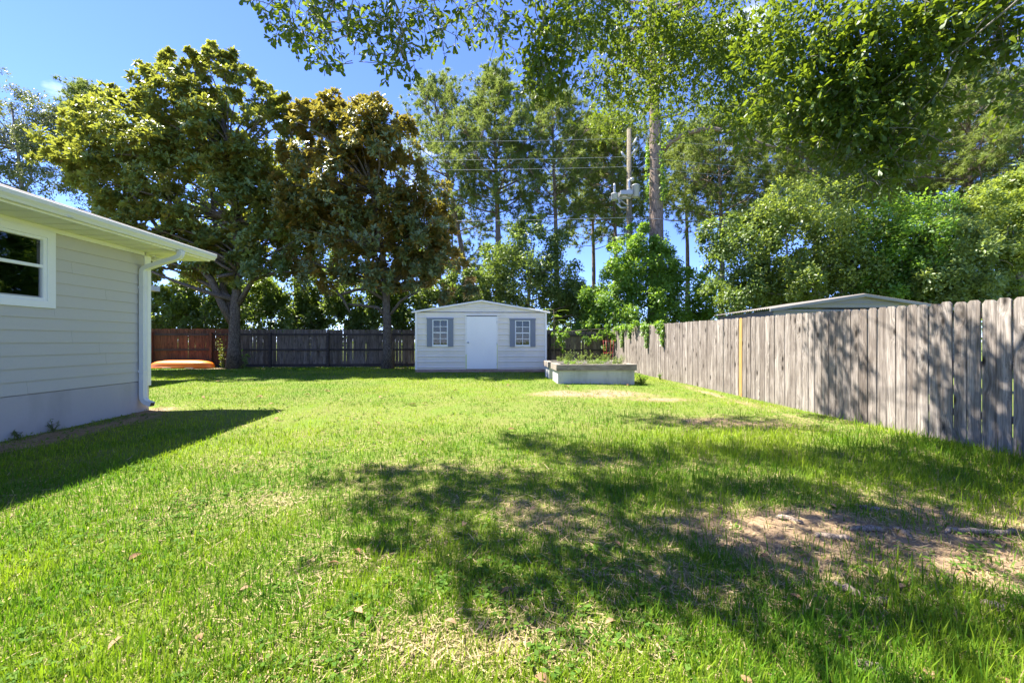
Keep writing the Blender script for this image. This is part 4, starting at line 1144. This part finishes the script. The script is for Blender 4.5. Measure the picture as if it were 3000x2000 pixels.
for px, Z, h, lb in ((40, 5.42, .15, 'small thistle-like weed at the foundation under the house window'), (140, 5.85, .2, 'taller wispy weed against the house foundation')):
    p_ = P(px, 1000, Z); weed((p_[0] + .07, p_[1], gz(p_[0], p_[1])), h, 6, .09, lb, 'plant', None, .03, 'lf_live', 22)
p_ = P(1882, 1000, 11.9); weed((p_[0], p_[1], gz(p_[0], p_[1])), .3, 18, .2, 'leafy weed clump at the right end of the front planter', 'plant', None, .06, 'lf_bright')
p_ = P(1932, 1000, 13.2); weed((p_[0], p_[1], gz(p_[0], p_[1])), .25, 8, .1, 'small weed at the foot of the grey picket fence', 'plant', None, .05, 'lf_bright')
p_ = P(655, 1000, 16.6); weed((p_[0] - .35, p_[1] + .5, gz(p_[0], p_[1])), 1.5, 9, .35, 'leafy sucker shoots beside the forked magnolia trunk', 'plant', None, .09, 'lf_mid', 22)
p_ = P(708, 1000, 16.5); weed((p_[0] + .12, p_[1], gz(p_[0], p_[1])), .75, 6, .16, 'broad-leaved seedling at the right foot of the forked magnolia', 'plant', None, .13, 'lf_bright', 9)
# red wire plant cage by the fence corner
cg = thing('plant_cage', (3.75, 15.6, gz(3.75, 15.6)), .2, 'red wire plant cage standing in the fence corner behind the planters', 'plant cage')
for q in range(4):
    a = q * math.pi / 2; MB().tube([(.13 * math.cos(a), .13 * math.sin(a), 0), (.22 * math.cos(a), .22 * math.sin(a), 1.25)], .0045, 6).build('leg', M['cage'], cg)
for zz, r in ((.35, .155), (.75, .185), (1.2, .217)):
    MB().tube([(r * math.cos(a), r * math.sin(a), zz) for a in np.linspace(0, 2 * math.pi, 17)], .004, 6, False).build('ring', M['cage'], cg)
# ------------------------------------------------------------------ the oak that hangs over the lawn
OB = np.array([4.5, 1.0, gz(4.5, 1.0) - .1])
oak = thing('oak_tree', tuple(OB), 0, 'large oak whose leafy boughs hang over the lawn and shade it', 'tree')
om = MB(); oc = Crown()
def twigs(ctr, n, R, leaf, nl=11, tw=.22, droop=.55, shape='spat'):
    """n twigs in the ellipsoid R round ctr, each with nl leaves along and at its tip"""
    p0 = ctr + rdir(n) * R * (RNG.random((n, 1)) ** .45)
    d = nrm(rdir(n) + np.array([0, 0, -droop]))
    for a, b in zip(p0[:: max(1, n // 14)], d[:: max(1, n // 14)]):
        om.tube([a - OB, a + b * tw * .6 - OB, a + b * tw + [0, 0, -.02] - OB], [.0035, .0028, .002], 3, cap=False)
    i = np.repeat(np.arange(n), nl); m = len(i)
    u = np.where(RNG.random(m) < .55, 1.0, RNG.random(m))
    pos = p0[i] + d[i] * (tw * u)[:, None] + RNG.normal(size=(m, 3)) * .008
    D = nrm(d[i] * .7 + rdir(m) * .85)
    N = nrm(np.array([0, 0, 1.]) + rdir(m) * .65)
    L = leaf * RNG.uniform(.65, 1.3, m)
    oc.add(*leaf_geo(pos, D, N, L, L * RNG.uniform(.34, .45, m), np.clip(RNG.random(n)[i] * .5 + RNG.random(m) * .5, 0, 1), .12, shape, .1))
    return p0
limbs = []
# boughs that show in the picture: (px, py, rx, ry, depth, twigs)
vis = [(800, -10, 50, 40, 3.3, 22), (860, 45, 60, 45, 3.2, 35), (935, 20, 55, 60, 3.1, 35), (960, 95, 35, 40, 2.9, 13), (1015, 120, 26, 40, 2.8, 11), (1060, 30, 50, 50, 3.3, 25), (1140, 40, 55, 60, 3.4, 39), (1160, 120, 40, 45, 3.3, 28), (1185, 155, 24, 22, 3.2, 7), (1250, 30, 50, 50, 3.5, 27), (1285, 75, 28, 38, 3.5, 11), (1360, 15, 60, 40, 3.5, 27), (1430, 30, 50, 40, 3.6, 25), (1465, 75, 26, 45, 3.6, 18), (1560, 210, 28, 55, 3.9, 28), (1590, 120, 40, 80, 3.9, 52), (1640, 60, 70, 60, 4.0, 68), (1620, 190, 30, 50, 4.0, 25), (1660, 240, 20, 40, 4.0, 13), (1740, 40, 90, 70, 5.3, 88), (1760, 210, 40, 40, 6.0, 27), (1800, 260, 60, 35, 6.0, 35), (1860, 90, 100, 90, 5.6, 121), (1900, 210, 110, 80, 6.4, 137), (1850, 320, 90, 60, 8.1, 63), (1960, 330, 70, 70, 8.1, 65), (1780, 350, 70, 40, 8.4, 38), (1990, 60, 100, 90, 5.6, 121), (2050, 190, 110, 100, 6.2, 158), (2130, 90, 100, 100, 5.3, 130), (2080, 310, 50, 60, 7.9, 34), (2210, 200, 110, 120, 5.2, 158), (2230, 330, 60, 70, 5.2, 42), (2300, 80, 110, 100, 4.1, 127), (2290, 390, 45, 45, 4.3, 20), (2330, 250, 90, 90, 4.1, 93), (2420, 120, 110, 120, 3.9, 144), (2430, 260, 100, 90, 3.9, 102), (2520, 200, 110, 130, 3.8, 153), (2550, 340, 90, 90, 3.8, 93), (2590, 440, 70, 60, 3.7, 42), (2560, 510, 40, 34, 3.7, 15), (2620, 240, 90, 110, 3.7, 102), (2680, 130, 90, 110, 3.6, 102), (2700, 330, 60, 60, 3.7, 34), (2560, 60, 110, 80, 3.7, 93), (2700, 30, 100, 60, 3.6, 68), (2830, 30, 80, 50, 3.5, 51), (2900, 40, 70, 60, 3.4, 51), (2870, 90, 30, 30, 3.4, 10), (2980, 60, 60, 80, 3.4, 51), (2985, 180, 40, 60, 3.4, 28), (2970, 290, 45, 50, 3.6, 22), (2930, 110, 30, 30, 3.3, 8)]
vis += [(2480, 400, 50, 80, 3.9, 50), (2640, 400, 50, 70, 3.7, 46), (2570, 480, 40, 50, 3.7, 26), (2380, 350, 50, 70, 4.1, 46), (2180, 330, 40, 60, 4.5, 30)]
anch = []
for px, py, rx, ry, Z, n in vis:
    k = Z / FPX; c = P(px, py, Z)
    dark = px > 1500; sp = 1.15 if dark else 1.0
    R = np.array([rx * k * sp, .8 * (rx + ry) / 2 * k + .15, ry * k * sp])
    twigs(c, int(n * (1.5 if dark and Z > 4.4 else 1.12 if dark else .72)), R, .062 if px < 1500 else .068)
    if px < 2600: anch.append(c + np.array([0, 0, .1]))
# the part of the crown above the frame; it shades the near lawn. Sun-ward of each shaded stretch of ground:
Sxy = np.array([SUN.x, SUN.y]) / SUN.z
sh = [(1110, 1400, .55), (1230, 1400, .6), (1380, 1425, .6), (1520, 1440, .6), (1250, 1490, .5), (1420, 1500, .5), (1560, 1290, .6), (1640, 1320, .6), (1740, 1330, .6), (1850, 1350, .7), (1980, 1340, .7), (1930, 1235, .7), (2060, 1245, .7), (2150, 1320, .7),
      (2200, 1230, .6), (2310, 1260, .7), (2300, 1350, .7), (2450, 1330, .7), (2600, 1370, .7), (2750, 1420, .7), (2900, 1450, .7), (1650, 1420, .6), (1800, 1440, .6), (1950, 1450, .6), (2100, 1430, .6), (2250, 1440, .6), (2400, 1440, .6), (2560, 1480, .55),
      (1260, 1600, .34), (1400, 1640, .30), (1560, 1600, .36), (1720, 1560, .42), (1880, 1560, .42), (2040, 1560, .42), (1500, 1740, .24), (1640, 1720, .26), (1800, 1690, .30), (1960, 1680, .32), (2120, 1660, .32), (2280, 1600, .36), (2200, 1720, .28), (2380, 1700, .24), (2660, 1600, .30), (2850, 1600, .32),
      (2760, 1720, .2), (2950, 1740, .22), (2600, 1800, .2), (2300, 1820, .2), (2450, 1890, .16), (2800, 1880, .18), (1560, 1790, .16), (1100, 1640, .2), (1080, 1500, .3), (2990, 1560, .3)]
for k_, (px, py, r) in enumerate(sh):
    Z = FPX * EYE / (py - 1000); gxy = np.array([(px - 1500) / FPX * Z, Z])
    h = max(4.6, (1.9 + .90 * Z) / .787) + RNG.uniform(0, 1.6)
    c = np.array([*(gxy + Sxy * h), h])
    r_ = max(r, .22)
    if abs(c[0] + 8) < 1.0: pass
    twigs(c, int(38 * (r_ / .5) ** 2) + 7, np.array([r_, r_ * .8, r_ * .55]), .09, 11, .25, shape='diamond')
    anch.append(c)
for _ in range(16):          # rest of the crown, over and behind the camera
    a = RNG.uniform(-2.6, .3); rr = RNG.uniform(1.5, 4.5)
    c = np.array([4.5 + math.cos(a) * rr * 1.0, .2 + math.sin(a) * rr, RNG.uniform(5.5, 9.5)])
    twigs(c, 90, np.array([.8, .8, .5]), .10, 11, .25, shape='diamond'); anch.append(c)
anch = np.array(anch)
# trunk, main limbs and branches that carry the twigs
st = [OB, OB + [0, 0, 1.0], OB + [-.05, .05, 2.2], OB + [-.1, .1, 3.4], OB + [-.2, .2, 5.0], OB + [-.2, .3, 7.0], OB + [-.3, .3, 9.0]]
om.tube(np.array(st) - OB, [.42, .33, .30, .27, .2, .13, .05], 14)
mains = [[st[3], (3.6, 2.2, 5.0), (2.2, 3.2, 6.0), (.6, 4.0, 6.5), (-1.2, 4.6, 6.9), (-3.2, 5.0, 7.2)], [st[3], (4.4, 2.6, 4.8), (4.0, 4.0, 5.6), (3.2, 5.4, 6.2), (2.2, 6.6, 6.6)], [st[2], (3.4, 1.6, 4.3), (1.8, 2.3, 5.2), (0, 2.9, 5.5), (-1.6, 3.3, 5.6)],
         [st[4], (5.2, 2.6, 6.6), (5.4, 4.2, 7.0), (4.8, 5.6, 7.2)], [st[4], (3.0, 0, 6.6), (1.0, -.4, 7.2), (-1.0, .4, 7.6)], [st[5], (5.5, -.6, 8), (6.2, -2, 8.6)], [st[5], (2.6, 2.8, 8.8), (.2, 5.2, 9.8), (-2.5, 7.2, 10.6), (-3.5, 8.6, 11.2)], [st[6], (3.6, 3.2, 10), (2.4, 6.2, 11), (.6, 8.6, 11.8)], [st[4], (3.8, -1.0, 6.8), (3.2, -2.6, 7.6)]]
mp_ = []
for mn in mains:
    mn = np.array([np.array(q, float) for q in mn]); t0 = np.linspace(0, 1, len(mn)); t1 = np.linspace(0, 1, 16)
    pth = np.stack([np.interp(t1, t0, mn[:, j]) for j in range(3)], 1); pth[1:-1] = (pth[:-2] + 2 * pth[1:-1] + pth[2:]) / 4
    pth[2:] += RNG.normal(size=(14, 3)) * .04
    om.tube(pth - OB, list(np.linspace(.11, .015, 16)), 9); mp_.append(pth)
mp_ = np.concatenate(mp_)
for a in anch:
    j = np.argmin(np.linalg.norm(mp_ - a, axis=1) + .6 * np.maximum(0, a[2] - mp_[:, 2]))
    om.tube(bez(mp_[j], a, n=9, jit=.3, up=.3) + np.concatenate([np.zeros((1, 3)), RNG.normal(size=(7, 3)) * .03, np.zeros((1, 3))]) - OB, [.015, .013, .011, .009, .008, .007, .006, .005, .004], 5)
om.build('trunk', M['bark_oak'], oak)
oc.build('crown', M['lf_oak'], oak)
# surface roots breaking through the bare soil
for q, pts in enumerate([[(2480, 1552), (2530, 1549), (2590, 1556)], [(2615, 1546), (2640, 1558), (2680, 1580)], [(2755, 1555), (2830, 1560), (2915, 1563), (3010, 1550)], [(2505, 1482), (2550, 1490), (2600, 1498)], [(2450, 1722), (2485, 1735), (2525, 1752)],
                         [(2500, 1950), (2560, 1972), (2630, 2000)], [(2272, 1517), (2310, 1522), (2350, 1531)], [(2385, 1566), (2440, 1575), (2505, 1580)], [(2550, 1765), (2600, 1772)], [(2880, 1770), (2960, 1800)]]):
    L = []
    for px, py in pts:
        Z = FPX * EYE / (py - 1000); x = (px - 1500) / FPX * Z; L.append((x, Z, gz(x, Z) + .016))
    L = np.array(L); t1 = np.linspace(0, 1, 9); t0 = np.linspace(0, 1, len(L))
    pth = np.stack([np.interp(t1, t0, L[:, j]) for j in range(3)], 1); pth += RNG.normal(size=pth.shape) * [.012, .012, .005]
    pth[0, 2] -= .03; pth[-1, 2] -= .03
    MB().tube(pth - OB, [.010, .018, .020, .022, .022, .021, .020, .018, .010], 8).build('root', M['root'], oak)

# ------------------------------------------------------------------ grass
def inside_built(x, y):
    hxl = (x + 6.885) * math.cos(HA) + (y - 7.59) * math.sin(HA); hyl = -(x + 6.885) * math.sin(HA) + (y - 7.59) * math.cos(HA)
    a = (hxl < .03) & (hyl < .05)
    sx = (x + 3.574); sy = y - 14.85 - sx * .052
    a |= (sx > -.02) & (sx < 4.9) & (sy > .12) & (sy < 3.6)
    for lx, ly, wd in ((1.318, 11.5, 2.24), (1.187, 12.8, 2.3)):
        u = (x - lx) * math.cos(HA) + (y - ly) * math.sin(HA); v = -(x - lx) * math.sin(HA) + (y - ly) * math.cos(HA)
        a |= (u > -.01) & (u < wd + .01) & (v > -.01) & (v < .93)
    a |= x > 5.80 - .09 * (y - 4.6)
    a |= y > back_y(x) - .03
    return a
def blades(n, ylo, yhi, xlo, xhi, pw, h0, wid, seg=2, cone=True):
    u = RNG.random(n)
    y = (ylo ** pw + u * (yhi ** pw - ylo ** pw)) ** (1 / pw) if pw else ylo * (yhi / ylo) ** u
    if cone:
        half = 1.30 * y + 1.0; lo = np.maximum(xlo, -half); hi = np.minimum(xhi, half)
    else: lo, hi = xlo, xhi
    x = lo + RNG.random(n) * (hi - lo)
    bare = bare_amount(x, y)
    lush = fbm(x, y, .5, 21); tall = fbm(x, y, .85, 31)
    keep = (~inside_built(x, y)) & (RNG.random(n) > np.clip(bare * 1.05 - .12, 0, .86)) & (RNG.random(n) < .45 + 1.0 * lush)
    x, y, bare, lush, tall = x[keep], y[keep], bare[keep], lush[keep], tall[keep]
    if seg == 1: kk = RNG.random(len(x)) < sstep(6.2, 8.5, y)
    else: kk = RNG.random(len(x)) < 1 - .9 * sstep(5.0, 7.5, y)
    x, y, bare, lush, tall = x[kk], y[kk], bare[kk], lush[kk], tall[kk]
    n = len(x)
    z = ground_z(x, y) - .004
    right = sstep(.2, 1.6, x) * sstep(9.5, 6, y)
    h = h0 * RNG.uniform(.45, 1.1, n) * (.65 + .8 * tall) * (1 + .55 * right) * (1 - .35 * bare)
    sprig = RNG.random(n) < .02 + .05 * right
    h = np.where(sprig, h * RNG.uniform(1.4, 2.0, n), h)
    dry = RNG.random(n) < .07 + .65 * bare + .30 * np.clip(.48 - lush, 0, 1)
    h = np.where(dry, h * .6, h)
    W = wid * (1 + y / 6.0) * RNG.uniform(.6, 1.3, n) * np.where(sprig, 1.2, 1)
    az = RNG.uniform(0, 2 * math.pi, n); tilt = np.clip(RNG.normal(.45, .28, n), .03, 1.2); tilt = np.where(dry, RNG.uniform(.7, 1.5, n), tilt); tilt = np.where(sprig, RNG.uniform(.05, .5, n), tilt)
    dx, dy = np.cos(az), np.sin(az)
    fa = az + math.pi / 2 + RNG.normal(0, .5, n); sx, sy = np.cos(fa), np.sin(fa)
    b = np.stack([x, y, z], 1); S_ = np.stack([sx, sy, np.zeros(n)], 1) * W[:, None] * .5; D = np.stack([dx, dy, np.zeros(n)], 1)
    up = np.array([0, 0, 1.])
    tip = b + D * (h * np.sin(tilt))[:, None] + up * np.maximum(h * np.cos(tilt), .008)[:, None]
    g0 = np.array([.085, .195, .014]); g1 = np.array([.285, .375, .025]); st_ = np.array([.46, .37, .19])
    hue = np.clip(RNG.normal(.45, .25, n) + (fbm(x, y, 1.9, 41) - .5) * 2.2 + (fbm(x, y, .35, 43) - .5) * .8, 0, 1)[:, None]
    col = g0 * (1 - hue) + g1 * hue
    col = np.where(dry[:, None], st_ * RNG.uniform(.6, 1.1, (n, 1)), col) * RNG.uniform(.8, 1.15, (n, 1))
    if seg == 2:
        mid = b + D * (h * np.sin(tilt * .6) * .55)[:, None] + up * (h * np.cos(tilt * .6) * .55)[:, None]
        V = np.stack([b - S_ * .8, b + S_ * .8, mid + S_ * .9, mid - S_ * .9, tip], 1); k = 5
        q = np.arange(n)[:, None] * 5
        F = np.concatenate([q + [0, 1, 2], q + [0, 2, 3], q + [3, 2, 4]], 1).reshape(-1, 3)
    else:
        V = np.stack([b - S_, b + S_, tip], 1); k = 3; F = np.arange(n * 3).reshape(-1, 3)
    return V.reshape(-1, 3), F, np.repeat(col, k, 0)
parts = [blades(250000, 1.1, 7.5, -8, 7, 0, .068, .0036), blades(195000, 6.2, 18.3, -18, 6, 1.3, .062, .0036, 1), blades(22000, .05, 1.3, -4, 5.5, 1, .068, .0045, 2, False)]
V = []; F = []; Cc = []; o_ = 0
for v, f, c in parts: V.append(v); F.append(f + o_); Cc.append(c); o_ += len(v)
grass = link('grass', np_mesh('grass', np.concatenate(V), np.concatenate(F), M['grass'], {'col': np.concatenate(Cc)}))
props(grass, 'short green lawn grass covering the yard', 'grass', kind='stuff')

# clover and small broad-leaved weeds low in the turf
n = 7000
y = 1.2 * (10.0 / 1.2) ** RNG.random(n); x = (RNG.random(n) * 2 - 1) * np.minimum(1.3 * y + .8, 7)
kp = (~inside_built(x, y)) & (fbm(x, y, .6, 51) > .52); x, y = x[kp], y[kp]; n = len(x)
i = np.repeat(np.arange(n), 4); k4 = len(i); cw_ = Crown()
L = .022 * RNG.uniform(.6, 1.5, k4) * (1 + y[i] / 12)
cw_.add(*leaf_geo(np.stack([x[i], y[i], ground_z(x[i], y[i]) + RNG.uniform(.012, .035, k4)], 1) + RNG.normal(size=(k4, 3)) * [.012, .012, .003], rdir(k4) * [1, 1, .25], rdir(k4) * .35 + [0, 0, 1], L, L * .75, RNG.random(k4), .1))
o = cw_.build('clover', M['lf_clover'], None); props(o, 'small clover and broad-leaved weeds mixed into the lawn', 'clover', kind='stuff')

# dead straw, clippings and crumbs lying between the blades
n = 42000
y = 1.2 * (9.0 / 1.2) ** RNG.random(n); x = (RNG.random(n) * 2 - 1) * np.minimum(1.3 * y + .8, 7)
kp = (~inside_built(x, y)) & (RNG.random(n) < .12 + bare_amount(x, y) * 2.2); x, y = x[kp], y[kp]; n = len(x)
L = RNG.uniform(.03, .11, n) * (1 + y / 14); D = rdir(n) * [1, 1, .12]; st = Crown()
st.add(*leaf_geo(np.stack([x, y, ground_z(x, y) + RNG.uniform(.004, .02, n)], 1), D, rdir(n) * .3 + [0, 0, 1], L, RNG.uniform(.003, .0075, n) * (1 + y / 8), RNG.random(n), 0, 'needle', 0))
o = st.build('straw_litter', M['straw'], None); props(o, 'dry straw and clippings lying on the worn patches of lawn', 'straw', kind='stuff')

# fallen magnolia leaves, one by one
def dry_leaf_mesh():
    m = MB(); n = 7; L = 1.0
    vs = []
    for i in range(n):
        t = i / (n - 1); w_ = .24 * math.sin(math.pi * min(1, t * .97 + .03)) ** .8; c = .10 * math.sin(t * 3.0)
        vs += [(t - .5, -w_, c + .10 * w_ / .24), (t - .5, 0, c), (t - .5, w_, c + .13 * w_ / .24)]
    fs = []
    for i in range(n - 1):
        for j in range(2): fs.append((i * 3 + j, (i + 1) * 3 + j, (i + 1) * 3 + j + 1, i * 3 + j + 1))
    m.add(vs, fs, True); me = m.mesh('fallen_leaf')
    at = me.attributes.new('rnd', 'FLOAT', 'POINT'); at.data.foreach_set('value', [random.random()] * len(me.vertices))
    me.materials.append(M['lf_dry']); return me
lm = [dry_leaf_mesh() for _ in range(5)]
spots = [(555, 1155), (595, 1165), (640, 1125), (760, 1165), (795, 1183), (690, 1165), (900, 1160), (955, 1147), (960, 1150), (1000, 1170), (1115, 1163), (1105, 1230), (1210, 1182), (1237, 1280), (1245, 1180), (1335, 1147), (1490, 1133), (1660, 1137), (1840, 1130), (1065, 1340), (1090, 1345), (810, 1220), (760, 1310),
         (395, 1600), (720, 1700), (585, 1840), (975, 1630), (1050, 1770), (1045, 1595), (1790, 1795), (1810, 1570), (1720, 1608), (1560, 1475), (2255, 1880), (2470, 1835), (2190, 1960), (2240, 1600), (2650, 1690), (2830, 1655), (2720, 1935), (2330, 1720), (2950, 1960), (1360, 1520), (1485, 1710), (1320, 1800), (1590, 1960), (2110, 1470), (2440, 1460), (1500, 1250), (340, 1850), (370, 1985)]
for k, (px, py) in enumerate(spots):
    Z = FPX * (EYE - .08) / (py - 1000); x = (px - 1500) / FPX * Z
    if bool(inside_built(np.array([x]), np.array([Z]))[0]): continue
    sc = random.uniform(.10, .16) * (1.0 if Z > 5.5 else .5)
    o = link('fallen_leaf', lm[k % 5], None, None, (x, Z, gz(x, Z) + .028), (random.uniform(-.25, .25), random.uniform(-.25, .25), random.uniform(0, 6.28)))
    o.scale = (sc, sc, sc)
    lb = 'dry curled leaf on the sunny lawn between house and shed' if Z > 5.5 else ('dry curled brown leaf lying in the dappled oak shade' if x > -.6 else 'dry curled leaf on the sunlit near lawn, clear of the oak shade')
    props(o, lb, 'fallen leaf', 'fallen leaves on the lawn')
